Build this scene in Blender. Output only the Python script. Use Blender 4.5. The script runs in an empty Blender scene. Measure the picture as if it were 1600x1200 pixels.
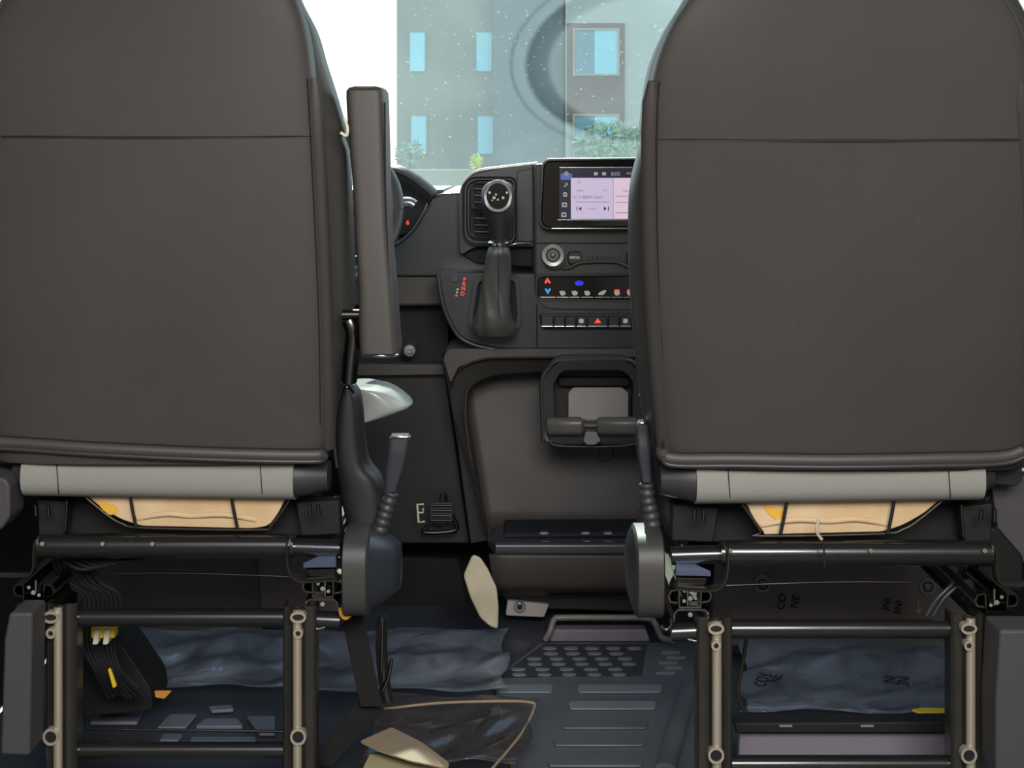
import bpy, bmesh, math, random
from mathutils import Vector, Matrix
random.seed(7)
S = bpy.context.scene
COL = S.collection
# ------------------------------------------------------------------ camera, sky, sun, exposure
CAM_H, F, YH = 0.94, 2200.0, 240.0           # eye height, focal length in px, horizon row
cam = bpy.data.cameras.new('camera'); cam_o = bpy.data.objects.new('camera', cam); COL.objects.link(cam_o)
cam_o.location = (0, 0, CAM_H); cam_o.rotation_euler = (math.pi/2, 0, 0)
cam.sensor_width = 36; cam.lens = 36*F/1600; cam.shift_y = -(600-YH)/1600; cam.clip_start = .02; cam.clip_end = 500
S.camera = cam_o
S.view_settings.view_transform = 'Standard'; S.view_settings.look = 'None'
S.view_settings.gamma = 1; S.view_settings.use_curve_mapping = False
S.view_settings.exposure = 0.25
w = bpy.data.worlds.new('sky'); S.world = w; w.use_nodes = True
nt = w.node_tree; bg = nt.nodes['Background']
tc = nt.nodes.new('ShaderNodeTexCoord'); sx = nt.nodes.new('ShaderNodeSeparateXYZ'); cr = nt.nodes.new('ShaderNodeValToRGB')
nt.links.new(tc.outputs['Generated'], sx.inputs[0]); nt.links.new(sx.outputs['Z'], cr.inputs[0]); nt.links.new(cr.outputs[0], bg.inputs[0])
cr.color_ramp.elements[0].position = 0.02; cr.color_ramp.elements[0].color = (1, 1, .98, 1)
cr.color_ramp.elements[1].position = .75; cr.color_ramp.elements[1].color = (.42, .62, 1, 1)
bg.inputs[1].default_value = 1.7
sun = bpy.data.lights.new('sun', 'SUN'); sun.energy = 8; sun.angle = .01; sun.color = (1, .95, .84)
sun_o = bpy.data.objects.new('sun', sun); COL.objects.link(sun_o); sun_o.location = (0, 6, 6)
sun_o.rotation_euler = (-math.radians(50), math.radians(-5), 0)   # shines from ahead of the van, high

rear = bpy.data.lights.new('rear_fill_light', 'AREA'); rear.shape = 'RECTANGLE'; rear.size = 1.5; rear.size_y = .8; rear.energy = 78; rear.color = (1, .955, .90)  # added area lamp behind and above the camera, brightens the seat backs
rear_o = bpy.data.objects.new('rear_fill_light', rear); COL.objects.link(rear_o); rear_o.location = (.25, -.75, 1.85); rear_o.rotation_euler = (math.radians(66), 0, math.radians(4))

# ------------------------------------------------------------------ helpers
def lin(c): return tuple(((v/255)/12.92 if v/255 <= .04045 else ((v/255+.055)/1.055)**2.4) for v in c)
def P(x, y, Y): return Vector(((x-800)/F*Y, Y, CAM_H-(y-YH)/F*Y))
M = {}
def mat(name, rgb, rough=.5, metal=0, bump=0, bscale=400, var=0, vscale=8, coat=0, emit=None, es=1, spec=.5, rgb2=None, aniso=None):
    m = bpy.data.materials.new(name); m.use_nodes = True; n = m.node_tree; b = n.nodes['Principled BSDF']
    c = lin(rgb)
    b.inputs['Base Color'].default_value = (*c, 1); b.inputs['Roughness'].default_value = rough
    b.inputs['Metallic'].default_value = metal; b.inputs['Coat Weight'].default_value = coat; b.inputs['Coat Roughness'].default_value = .08
    b.inputs['Specular IOR Level'].default_value = spec
    t = n.nodes.new('ShaderNodeTexCoord')
    if var:
        no = n.nodes.new('ShaderNodeTexNoise'); no.inputs['Scale'].default_value = vscale; no.inputs['Detail'].default_value = 6
        n.links.new(t.outputs['Object'], no.inputs['Vector'])
        r = n.nodes.new('ShaderNodeValToRGB'); c2 = lin(rgb2) if rgb2 else tuple(v*(1+var) for v in c)
        r.color_ramp.elements[0].position = .35; r.color_ramp.elements[1].position = .65
        r.color_ramp.elements[0].color = (*(tuple(v*(1-var) for v in c) if not rgb2 else c), 1); r.color_ramp.elements[1].color = (*c2, 1)
        n.links.new(no.outputs[0], r.inputs[0]); n.links.new(r.outputs[0], b.inputs['Base Color'])
    if bump:
        no = n.nodes.new('ShaderNodeTexNoise'); no.inputs['Scale'].default_value = bscale; no.inputs['Detail'].default_value = 3
        n.links.new(t.outputs['Object'], no.inputs['Vector'])
        bp = n.nodes.new('ShaderNodeBump'); bp.inputs['Strength'].default_value = bump; bp.inputs['Distance'].default_value = .002
        n.links.new(no.outputs[0], bp.inputs['Height']); n.links.new(bp.outputs[0], b.inputs['Normal'])
    if emit:
        b.inputs['Emission Color'].default_value = (*lin(emit), 1); b.inputs['Emission Strength'].default_value = es
    M[name] = m; return m
mat('vinyl', (63, 59, 55), .52, bump=.10, bscale=900, var=.07, vscale=5)
mat('vinyl_dark', (42, 40, 38), .5, bump=.1, bscale=900)
mat('vinyl_side', (62, 62, 59), .42, bump=.1, bscale=900)
mat('seam', (14, 13, 12), .8)
mat('piping', (52, 50, 47), .42)
mat('plastic', (58, 56, 53), .48, bump=.12, bscale=700)
mat('plastic_brown', (66, 61, 57), .55, bump=.15, bscale=600, var=.08, vscale=12)
mat('plastic_dark', (30, 30, 30), .45, bump=.1, bscale=600)
mat('plastic_smooth', (47, 50, 54), .33)  # slight blue cast paints reflected sky into the base colour
mat('strip', (54, 50, 48), .5, bump=.1, bscale=900)
mat('boot', (68, 66, 63), .42, bump=.25, bscale=120)
mat('satin', (190, 191, 186), .32, metal=.5)
mat('bracket_grey', (112, 106, 98), .45)
mat('sunlit_vinyl', (185, 188, 180), .25, coat=.4)  # pale base colour stands in for sunlight on the cushion
mat('scuff', (100, 95, 88), .6)
mat('black', (9, 9, 10), .7)
mat('carpet', (20, 18, 17), .95, bump=.5, bscale=500, var=.2, vscale=20)
mat('gloss', (16, 13, 11), .12)
mat('rim_rib_glint', (186, 174, 152), .42, metal=.55, bump=.08, bscale=60)  # pale metal: slot rims, and a painted highlight on the leg ribs
mat('paint', (30, 29, 27), .24, metal=0, coat=.6, bump=.04, bscale=60)
mat('paint_worn', (58, 55, 49), .27, metal=.5, bump=.06, bscale=50, var=.12, vscale=20)
mat('steel', (120, 116, 108), .22, metal=1, bump=.05, bscale=80)
mat('steel_dark', (62, 60, 57), .3, metal=.9, bump=.05, bscale=80)
mat('gusset_sky_steel', (120, 130, 156), .35, metal=.6)  # blue of the reflected sky is mixed into the steel colour
mat('bracket_dark', (84, 80, 74), .35)
mat('chrome', (200, 198, 190), .15, metal=1)
mat('silver', (150, 150, 146), .25, metal=.8)
mat('foam', (208, 182, 146), .9, bump=.5, bscale=60, var=1, vscale=14, rgb2=(196, 166, 124))
mat('foam_stain', (222, 170, 60), .9, bump=.3)
mat('yellow', (214, 180, 40), .5)
mat('orange', (190, 130, 50), .6)
mat('white_plastic', (205, 200, 175), .45)
mat('cream', (200, 190, 165), .9, bump=.3, bscale=80, var=1, vscale=9, rgb2=(165, 154, 130))
mat('lavender', (118, 112, 122), .5, bump=.1)
mat('lid_grey', (160, 153, 148), .75, bump=.2, bscale=900)
mat('trim_grey', (66, 63, 64), .6, bump=.15, bscale=900)
mat('rubber', (84, 87, 88), .38, bump=.1, bscale=500, var=.12, vscale=6)
mat('rubber_rib', (112, 116, 117), .4)
mat('pressing', (92, 98, 106), .45)
mat('rubber_dark', (52, 51, 52), .5)
mat('floor_paint', (52, 55, 60), .5, bump=.2, bscale=14, var=.3, vscale=5)
mat('bulkhead', (82, 74, 70), .6, bump=.2, bscale=60, var=.15, vscale=6)
mat('paper', (142, 122, 98), .8, bump=.4, bscale=25, var=.12, vscale=10)
mat('paper_cream', (170, 158, 120), .8, bump=.3, bscale=25)
mat('ink', (14, 14, 16), .95, spec=.1)
mat('icon_white', (170, 168, 160), .6, emit=(170, 168, 160), es=.25)
mat('icon_grey', (120, 118, 112), .6)
mat('icon_red', (230, 70, 60), .5, emit=(235, 60, 50), es=.8)
mat('icon_blue', (50, 140, 190), .5, emit=(50, 140, 200), es=.6)
mat('icon_deepblue', (20, 40, 200), .5, emit=(20, 40, 210), es=.7)
mat('lcd', (40, 38, 40), .3, emit=(192, 178, 205), es=.85)
mat('lcd_pink', (40, 38, 40), .3, emit=(212, 188, 205), es=.85)
mat('lcd_dark', (14, 14, 22), .2, emit=(34, 34, 50), es=.8)
mat('lcd_blue', (20, 30, 60), .3, emit=(62, 84, 150), es=.9)
mat('lcd_text', (50, 45, 60), .5, emit=(120, 108, 130), es=.8)
mat('lcd_ink', (20, 20, 30), .5, emit=(40, 36, 60), es=.8)
mat('wall_wing', (112, 114, 102), .9, bump=.1, var=.03, vscale=.4)
mat('wall_dark', (80, 92, 96), .9, bump=.1, var=.04, vscale=.4)
mat('wall_light', (160, 164, 154), .9, bump=.1, var=.02, vscale=.4)
mat('brown_panel', (88, 52, 52), .85, var=.08, vscale=1)
mat('wall_beige', (150, 142, 122), .9, var=.06, vscale=1)
mat('window_cyan', (128, 196, 204), .5)
mat('window_deep', (80, 128, 138), .5)
mat('ground', (90, 88, 84), .9, var=.1, vscale=1)
mat('leaf', (128, 150, 108), .7, var=.3, vscale=4)  # green lightened to put haze into the leaf colour
mat('leaf_bright', (190, 196, 60), .7, var=.2, vscale=4)
mat('bark', (80, 66, 50), .9)
mat('headliner', (150, 146, 138), .95)
mat('body', (96, 92, 88), .7)
# grey woven seat fabric
m = mat('fabric', (142, 142, 133), .85); n = m.node_tree; b = n.nodes['Principled BSDF']
t = n.nodes.new('ShaderNodeTexCoord'); mp = n.nodes.new('ShaderNodeMapping'); mp.inputs['Rotation'].default_value = (0, .8, 0)
wv = n.nodes.new('ShaderNodeTexWave'); wv.inputs['Scale'].default_value = 190; wv.bands_direction = 'X'
r = n.nodes.new('ShaderNodeValToRGB'); r.color_ramp.elements[0].color = (*lin((112, 112, 104)), 1); r.color_ramp.elements[1].color = (*lin((158, 158, 148)), 1)
n.links.new(t.outputs['Object'], mp.inputs[0]); n.links.new(mp.outputs[0], wv.inputs[0]); n.links.new(wv.outputs[0], r.inputs[0]); n.links.new(r.outputs[0], b.inputs['Base Color'])
bp = n.nodes.new('ShaderNodeBump'); bp.inputs['Strength'].default_value = .3; bp.inputs['Distance'].default_value = .001
n.links.new(wv.outputs[0], bp.inputs['Height']); n.links.new(bp.outputs[0], b.inputs['Normal'])
# clear crumpled film
def film(name, tint, fac, rough=.12, bs=9, st=.9):
    m = bpy.data.materials.new(name); m.use_nodes = True; n = m.node_tree; n.nodes.remove(n.nodes['Principled BSDF'])
    out = n.nodes['Material Output']; tr = n.nodes.new('ShaderNodeBsdfTransparent'); gl = n.nodes.new('ShaderNodeBsdfPrincipled')
    gl.inputs['Base Color'].default_value = (*lin(tint), 1); gl.inputs['Roughness'].default_value = rough; gl.inputs['Coat Weight'].default_value = 1
    mx = n.nodes.new('ShaderNodeMixShader'); t = n.nodes.new('ShaderNodeTexCoord'); no = n.nodes.new('ShaderNodeTexNoise')
    no.inputs['Scale'].default_value = bs; no.inputs['Detail'].default_value = 5; no.inputs['Distortion'].default_value = 1.2
    bp = n.nodes.new('ShaderNodeBump'); bp.inputs['Strength'].default_value = st; bp.inputs['Distance'].default_value = .02
    n.links.new(t.outputs['Object'], no.inputs['Vector']); n.links.new(no.outputs[0], bp.inputs['Height']); n.links.new(bp.outputs[0], gl.inputs['Normal'])
    mr = n.nodes.new('ShaderNodeMapRange'); mr.inputs[1].default_value = .35; mr.inputs[2].default_value = .65
    mr.inputs[3].default_value = max(0, fac-.2); mr.inputs[4].default_value = min(1, fac+.2)
    n.links.new(no.outputs[0], mr.inputs[0]); n.links.new(mr.outputs[0], mx.inputs[0])
    n.links.new(tr.outputs[0], mx.inputs[1]); n.links.new(gl.outputs[0], mx.inputs[2]); n.links.new(mx.outputs[0], out.inputs[0])
    M[name] = m
film('film', (124, 130, 138), .42, .2, 9, .6)
film('film_brown', (64, 56, 50), .45, .5, 8, .4)
# windscreen: clear glass; dust film paints in the reflected haze and a dark reflection arc
def glass():
    m = bpy.data.materials.new('windscreen_glass'); m.use_nodes = True; n = m.node_tree; n.nodes.remove(n.nodes['Principled BSDF'])
    out = n.nodes['Material Output']
    tr = n.nodes.new('ShaderNodeBsdfTransparent'); tr.inputs[0].default_value = (.86, .95, .94, 1)
    gl = n.nodes.new('ShaderNodeBsdfGlossy'); gl.inputs['Roughness'].default_value = .02
    m1 = n.nodes.new('ShaderNodeMixShader'); m1.inputs[0].default_value = .04
    tl = n.nodes.new('ShaderNodeBsdfTranslucent'); tl.inputs[0].default_value = (.80, .92, .88, 1)
    m2 = n.nodes.new('ShaderNodeMixShader')
    t = n.nodes.new('ShaderNodeTexCoord'); geo = n.nodes.new('ShaderNodeNewGeometry')
    no = n.nodes.new('ShaderNodeTexNoise'); no.inputs['Scale'].default_value = 2.2; no.inputs['Detail'].default_value = 4; no.inputs['Distortion'].default_value = .6
    sp = n.nodes.new('ShaderNodeTexNoise'); sp.inputs['Scale'].default_value = 110; sp.inputs['Detail'].default_value = 1
    # painted reflection arc: distance from the arc centre
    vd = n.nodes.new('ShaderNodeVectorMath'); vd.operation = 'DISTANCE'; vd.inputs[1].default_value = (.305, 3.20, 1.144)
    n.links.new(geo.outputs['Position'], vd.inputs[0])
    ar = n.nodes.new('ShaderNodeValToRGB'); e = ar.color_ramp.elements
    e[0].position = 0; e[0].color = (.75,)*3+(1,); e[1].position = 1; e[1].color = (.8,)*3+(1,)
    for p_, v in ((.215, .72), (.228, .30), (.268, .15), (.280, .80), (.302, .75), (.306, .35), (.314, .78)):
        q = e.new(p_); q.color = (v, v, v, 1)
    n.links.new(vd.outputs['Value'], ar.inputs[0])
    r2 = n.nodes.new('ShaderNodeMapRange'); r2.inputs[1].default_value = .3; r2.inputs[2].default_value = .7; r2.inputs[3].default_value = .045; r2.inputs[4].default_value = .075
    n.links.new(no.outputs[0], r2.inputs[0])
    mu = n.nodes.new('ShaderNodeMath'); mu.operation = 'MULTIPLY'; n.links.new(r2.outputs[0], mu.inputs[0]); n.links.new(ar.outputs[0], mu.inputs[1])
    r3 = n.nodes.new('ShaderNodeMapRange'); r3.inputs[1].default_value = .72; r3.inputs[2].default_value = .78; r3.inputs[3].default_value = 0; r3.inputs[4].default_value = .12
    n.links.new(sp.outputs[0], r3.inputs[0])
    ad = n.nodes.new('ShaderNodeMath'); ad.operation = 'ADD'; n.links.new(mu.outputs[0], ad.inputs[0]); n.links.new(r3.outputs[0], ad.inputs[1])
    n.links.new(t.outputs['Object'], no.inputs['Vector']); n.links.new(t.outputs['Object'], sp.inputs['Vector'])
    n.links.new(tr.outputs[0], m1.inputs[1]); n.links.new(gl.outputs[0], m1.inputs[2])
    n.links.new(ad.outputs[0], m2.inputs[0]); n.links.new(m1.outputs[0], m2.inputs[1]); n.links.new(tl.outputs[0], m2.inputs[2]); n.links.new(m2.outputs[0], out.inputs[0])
    M['windscreen_glass'] = m
glass()

WL = {}
def wloc(o): return WL.get(o.name, Vector((0, 0, 0))) if o else Vector((0, 0, 0))
def thing(name, label, cat, loc, group=None):
    o = bpy.data.objects.new(name, None); COL.objects.link(o); o.empty_display_size = .05
    o.location = loc; WL[o.name] = Vector(loc); o['label'] = label; o['category'] = cat
    if group: o['group'] = group
    return o
def tag(o, label, cat, group=None, kind=None):
    o['label'] = label; o['category'] = cat
    if group: o['group'] = group
    if kind: o['kind'] = kind
    return o
def link(name, me, m, parent=None, smooth=40, label=None, bevel=0, seg=2):
    vs = [v.co for v in me.vertices]
    c = Vector([(min(v[i] for v in vs)+max(v[i] for v in vs))/2 for i in range(3)])
    me.transform(Matrix.Translation(-c))
    if m: me.materials.append(M[m])
    if smooth:
        for p in me.polygons: p.use_smooth = True
        me.set_sharp_from_angle(angle=math.radians(smooth))
    o = bpy.data.objects.new(name, me); COL.objects.link(o); WL[o.name] = c.copy()
    o.location = c - wloc(parent)
    if parent: o.parent = parent
    if label: o['label'] = label
    if bevel:
        b = o.modifiers.new('bevel', 'BEVEL'); b.width = bevel; b.segments = seg; b.limit_method = 'ANGLE'; b.angle_limit = math.radians(50); b.harden_normals = False
    return o
def struct(o, label=None):
    o['kind'] = 'structure'
    if label: o['label'] = label; o['category'] = 'structure'
    return o
def mesh(verts, faces, fix=True):
    me = bpy.data.meshes.new('m'); bm = bmesh.new()
    vs = [bm.verts.new(v) for v in verts]
    for f in faces:
        try: bm.faces.new([vs[i] for i in f])
        except ValueError: pass
    if fix: bmesh.ops.recalc_face_normals(bm, faces=bm.faces)
    bm.to_mesh(me); bm.free(); return me
def join(ms):
    bm = bmesh.new()
    for m_ in ms: bm.from_mesh(m_)
    me = bpy.data.meshes.new('m'); bm.to_mesh(me); bm.free(); return me
def boxm(x0, x1, y0, y1, z0, z1):
    v = [(x, y, z) for x in (x0, x1) for y in (y0, y1) for z in (z0, z1)]
    return mesh(v, [(0, 1, 3, 2), (4, 6, 7, 5), (0, 4, 5, 1), (2, 3, 7, 6), (0, 2, 6, 4), (1, 5, 7, 3)])
def box(name, x0, x1, y0, y1, z0, z1, m, parent=None, bevel=.003, **k): return link(name, boxm(x0, x1, y0, y1, z0, z1), m, parent, bevel=bevel, **k)
def fillet(pts, r, n=5):
    out = []; N = len(pts)
    for i in range(N):
        p0, p1, p2 = Vector(pts[i-1]), Vector(pts[i]), Vector(pts[(i+1) % N])
        rr = r[i] if isinstance(r, (list, tuple)) else r
        a = (p0-p1); b = (p2-p1); d = min(rr, a.length*.48, b.length*.48)
        if d < .3: out.append(tuple(p1)); continue
        s = p1+a.normalized()*d; e = p1+b.normalized()*d
        for k in range(n+1):
            t = k/n; q = s*(1-t)**2+p1*2*t*(1-t)+e*t*t; out.append((q.x, q.y))
    return out
def platem(pts, Y, depth, r=0, T=P):
    """outline (px on the plane Y) extruded away from the eye"""
    if r: pts = fillet(pts, r)
    n = len(pts); f = [T(x, y, Y) for x, y in pts]; b = [v+Vector((0, depth, 0)) for v in f]
    return mesh(f+b, [tuple(range(n)), tuple(range(2*n-1, n-1, -1))]+[(i, (i+1) % n, n+(i+1) % n, n+i) for i in range(n)])
def plate(name, pts, Y, depth, m, parent=None, r=0, bevel=.002, T=P, **k): return link(name, platem(pts, Y, depth, r, T), m, parent, bevel=bevel, **k)
def rect(x0, y0, x1, y1): return [(x0, y0), (x1, y0), (x1, y1), (x0, y1)]
def resample(pts, N):
    L = [0]; n = len(pts)
    for i in range(n):
        a, b = pts[i], pts[(i+1) % n]; L.append(L[-1]+math.hypot(b[0]-a[0], b[1]-a[1]))
    out = []; j = 0
    for k in range(N):
        s = L[-1]*k/N
        while L[j+1] < s: j += 1
        t = (s-L[j])/max(1e-9, L[j+1]-L[j]); a, b = pts[j], pts[(j+1) % n]; out.append((a[0]+(b[0]-a[0])*t, a[1]+(b[1]-a[1])*t))
    return out
def ringm(outer, inner, Y, depth, dyi=0, N=96, T=P):
    o = resample(outer, N)
    ii = resample(inner, 400); i_ = []
    cx = sum(p[0] for p in inner)/len(inner); cy = sum(p[1] for p in inner)/len(inner)
    for p in o:   # match by angle
        a = math.atan2(p[1]-cy, p[0]-cx); i_.append(min(ii, key=lambda q: abs((math.atan2(q[1]-cy, q[0]-cx)-a+math.pi) % (2*math.pi)-math.pi)))
    A = [T(x, y, Y) for x, y in o]; B = [T(x, y, Y+dyi) for x, y in i_]
    d = Vector((0, depth, 0)); v = A+B+[q+d for q in A]+[q+d for q in B]; f = []
    for k in range(N):
        l = (k+1) % N
        f += [(k, l, N+l, N+k), (k, 2*N+k, 2*N+l, l), (N+k, N+l, 3*N+l, 3*N+k), (2*N+k, 3*N+k, 3*N+l, 2*N+l)]
    return mesh(v, f)
def ring(name, outer, inner, Y, depth, m, parent=None, dyi=0, bevel=0, T=P, **k): return link(name, ringm(outer, inner, Y, depth, dyi, T=T), m, parent, bevel=bevel, **k)
def catmull(p, k=6):
    out = []; n = len(p)
    for i in range(n-1):
        a, b, c, d = p[max(i-1, 0)], p[i], p[i+1], p[min(i+2, n-1)]
        for j in range(k):
            t = j/k; out.append(.5*((2*b)+(c-a)*t+(2*a-5*b+4*c-d)*t*t+(3*b-a-3*c+d)*t**3))
    return out+[p[-1]]
def tubem(pts, r, seg=10, smooth=True, sy=1, rf=None):
    pts = [Vector(p) for p in pts]
    if smooth and len(pts) > 2: pts = catmull(pts)
    v = []; f = []; n = len(pts); up = None
    for i, p in enumerate(pts):
        t = (pts[min(i+1, n-1)]-pts[max(i-1, 0)]).normalized()
        if up is None: up = Vector((0, 1, 0)) if abs(t.y) < .9 else Vector((0, 0, 1))
        a = t.cross(up).normalized(); up = a.cross(t).normalized(); rr = r*(rf(i/(n-1)) if rf else 1)
        for k in range(seg): g = 2*math.pi*k/seg; v.append(p+a*math.cos(g)*rr+up*math.sin(g)*rr*sy)
    for i in range(n-1):
        for k in range(seg): l = (k+1) % seg; f.append((i*seg+k, i*seg+l, (i+1)*seg+l, (i+1)*seg+k))
    f += [tuple(range(seg)), tuple(range((n-1)*seg, n*seg))]
    return mesh(v, f)
def tube(name, pts, r, m, parent=None, **k):
    kk = {q: k.pop(q) for q in ('seg', 'smooth', 'sy', 'rf') if q in k}
    return link(name, tubem(pts, r, **kk), m, parent, **k)
def ellip(cx, cy, rx, ry, n=28): return [(cx+rx*math.cos(2*math.pi*k/n), cy+ry*math.sin(2*math.pi*k/n)) for k in range(n)]
def interp(tab, y):
    if y <= tab[0][0]: return tab[0][1:]
    for a, b in zip(tab, tab[1:]):
        if y <= b[0]:
            t = (y-a[0])/(b[0]-a[0]); return tuple(p+(q-p)*t for p, q in zip(a[1:], b[1:]))
    return tab[-1][1:]
def dense(tab, step):
    """smooth (catmull) resample of rows (y, ...) keeping row order"""
    V_ = [Vector(r) if len(r) <= 4 else r for r in tab]; out = []
    n = len(tab)
    for i in range(n-1):
        a, b, c, d = tab[max(i-1, 0)], tab[i], tab[i+1], tab[min(i+2, n-1)]
        K = max(1, int(abs(c[0]-b[0])/step))
        for j in range(K):
            t = j/K; out.append(tuple(.5*((2*B)+(C-A)*t+(2*A-5*B+4*C-D)*t*t+(3*B-A-3*C+D)*t**3) for A, B, C, D in zip(a, b, c, d)))
    return out+[tab[-1]]
def loftm(rows, n=4, seg=40, bulge=0, wob=None):
    """stacked rings; row = (y px, left px, right px, centre distance Y, half depth)"""
    v = []; f = []
    for i, (y, xl, xr, Yc, hd) in enumerate(rows):
        a, b = P(xl, y, Yc), P(xr, y, Yc); cx = (a.x+b.x)/2; hw = (b.x-a.x)/2
        for k in range(seg):
            g = 2*math.pi*(k+.5)/seg; c, s = math.cos(g), math.sin(g)
            X = math.copysign(abs(c)**(2/n), c); D = math.copysign(abs(s)**(2/n), s)
            q = 1+(wob(i/len(rows), g) if wob else 0)
            v.append((cx+X*hw*q, Yc+D*hd*q+(-bulge*(1-X*X) if D < 0 else 0), a.z))
    for i in range(len(rows)-1):
        for k in range(seg): l = (k+1) % seg; f.append((i*seg+k, i*seg+l, (i+1)*seg+l, (i+1)*seg+k))
    f += [tuple(range(seg)), tuple(range((len(rows)-1)*seg, len(rows)*seg))]
    return mesh(v, f)
def loftx(rows, n=4, seg=32):
    """rings along x; row = (X, Zc, Yc, half height, half depth) in metres"""
    v = []; f = []
    for X, Z, Y, hz, hy in rows:
        for k in range(seg):
            g = 2*math.pi*(k+.5)/seg; c, s = math.cos(g), math.sin(g)
            v.append((X, Y+math.copysign(abs(c)**(2/n), c)*hy, Z+math.copysign(abs(s)**(2/n), s)*hz))
    for i in range(len(rows)-1):
        for k in range(seg): l = (k+1) % seg; f.append((i*seg+k, i*seg+l, (i+1)*seg+l, (i+1)*seg+k))
    f += [tuple(range(seg)), tuple(range((len(rows)-1)*seg, len(rows)*seg))]
    return mesh(v, f)
def text(name, s, x, y, Y, h, m, parent=None, rot=0, flat=None, label=None, bold=0, wide=1):
    """lettering facing the eye; h = height in px"""
    c = bpy.data.curves.new('t', 'FONT'); c.body = s; c.align_x = 'CENTER'; c.align_y = 'CENTER'; c.extrude = .0002; c.offset = bold
    c.size = h/F*Y*1.4; o = bpy.data.objects.new('t', c); COL.objects.link(o)
    dg = bpy.context.evaluated_depsgraph_get(); dg.update()
    me = bpy.data.meshes.new_from_object(o.evaluated_get(dg)); bpy.data.objects.remove(o)
    if flat: mtx = Matrix.Translation(P(x, y, Y)) @ flat @ Matrix.Diagonal((wide, 1, 1, 1))
    else: mtx = Matrix.Translation(P(x, y, Y)) @ Matrix.Rotation(math.radians(rot), 4, 'Y') @ Matrix.Rotation(math.pi/2, 4, 'X') @ Matrix.Diagonal((wide, 1, 1, 1))
    me.transform(mtx); me.materials.clear()
    return link(name, me, m, parent, smooth=0, label=label)
def sheet(name, fn, nu, nv, m, parent=None, thick=.0012, **k):
    v = [fn(i/nu, j/nv) for j in range(nv+1) for i in range(nu+1)]
    f = [(j*(nu+1)+i, j*(nu+1)+i+1, (j+1)*(nu+1)+i+1, (j+1)*(nu+1)+i) for j in range(nv) for i in range(nu)]
    o = link(name, mesh(v, f), m, parent, **k)
    s = o.modifiers.new('solid', 'SOLIDIFY'); s.thickness = thick; s.offset = 0
    return o

# ------------------------------------------------------------------ the van's shell
struct(box('floor', -.86, .86, -.9, 3.3, -.04, 0, 'floor_paint', bevel=0))
struct(box('wall_front', -.86, .86, 3.12, 3.16, 0, .80, 'carpet', bevel=0))
struct(box('wall_left', -.90, -.86, -.9, 2.0, 0, 1.50, 'body', bevel=0)); struct(box('wall_right', .86, .90, -.9, 1.9, 0, 1.50, 'body', bevel=0))
struct(box('wall_back_added', -.90, .90, -.97, -.93, 0, 1.42, 'body', bevel=0))  # unseen rear wall, added to keep bright sky out of gloss reflections
struct(box('ceiling', -.90, .90, .9, 2.75, 1.50, 1.53, 'headliner', bevel=0))
for s, n_ in ((-1, 1), (1, 2)):
    y0 = 2.0 if s < 0 else 1.9
    d = struct(link('door_%d' % n_, boxm(*sorted((s*.86, s*.90)), y0, 3.3, 0, .80), 'plastic_dark', bevel=.01))
    tube('window_frame', [(s*.88, y0+.03, .8), (s*.88, y0+.05, 1.5)], .03, 'plastic_dark', d)
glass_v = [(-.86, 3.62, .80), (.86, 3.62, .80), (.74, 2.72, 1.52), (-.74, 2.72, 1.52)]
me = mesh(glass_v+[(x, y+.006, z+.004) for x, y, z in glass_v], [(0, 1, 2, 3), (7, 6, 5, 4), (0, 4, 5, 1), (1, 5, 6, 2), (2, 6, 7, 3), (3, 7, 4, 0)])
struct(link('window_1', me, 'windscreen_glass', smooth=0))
struct(tube('trim_1', [(-.87, 3.66, .76), (-.76, 2.72, 1.52)], .035, 'plastic_dark')); struct(tube('trim_2', [(.87, 3.66, .76), (.76, 2.72, 1.52)], .035, 'plastic_dark'))
# pillar trims beside the seats
for nm, pts, Y, lb in (('pillar_trim', [(14, 958), (50, 958), (50, 975), (46, 1182), (0, 1180), (6, 1000)], 1.93, 'upright grey fabric covered sill trim at the left frame edge beside driver seat legs'),
                   ('pillar_trim', [(1563, 985), (1640, 985), (1640, 1215), (1556, 1215), (1556, 1100)], 1.82, 'upright grey sill trim at the right frame edge beside the passenger seat legs'),
                   ('pillar_trim', [(1548, 750), (1640, 740), (1640, 905), (1600, 880), (1560, 830)], 1.98, 'grey door pillar trim at right, beyond the passenger seat cushion'),
                   ('pillar_trim', [(-40, 742), (8, 748), (15, 760), (15, 808), (2, 828), (-40, 835)], 1.98, 'small grey door pillar trim corner left of the driver seat cushion')):
    tag(plate(nm, pts, Y, .06, 'trim_grey', r=6, bevel=.004), lb, 'trim')

# ------------------------------------------------------------------ outdoors
struct(box('ground_outside', -60, 60, 4.2, 90, -.7, -.6, 'ground', bevel=0)).name = 'floor_outside'
bld = thing('apartment_building', 'grey rendered apartment block with narrow cyan windows, left part of the windscreen view', 'building', (-1, 50, -.6))
def wallbox(name, x0, x1, Y, m, parent, top=16): a = P(x0, 0, Y).x; b = P(x1, 0, Y).x; return box(name, a, b, Y, Y+6, -.6, top, m, parent, bevel=0)
wallbox('facade', 620, 775, 50, 'wall_wing', bld); wallbox('stair_tower', 770, 880, 49.5, 'wall_dark', bld)
def window(x0, y0, x1, y1, Y, parent, m='window_cyan', fr='wall_light'):
    o = ring('window', rect(x0-1.5, y0-1.5, x1+1.5, y1+1.5), rect(x0, y0, x1, y1), Y-.06, .08, fr, parent, smooth=0)
    plate('pane', rect(x0, y0, x1, y1), Y-.03, .02, m, o, bevel=0, smooth=0); return o
for x0, x1 in ((640, 664), (744, 768)):
    for y0, y1 in ((50, 111), (181, 240), (-80, -20)): window(x0+(2 if y0 > 100 else 0), y0, x1+(2 if y0 > 100 else 0), y1, 50-(.0 if x1 < 700 else .0), bld, fr='wall_wing')
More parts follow.
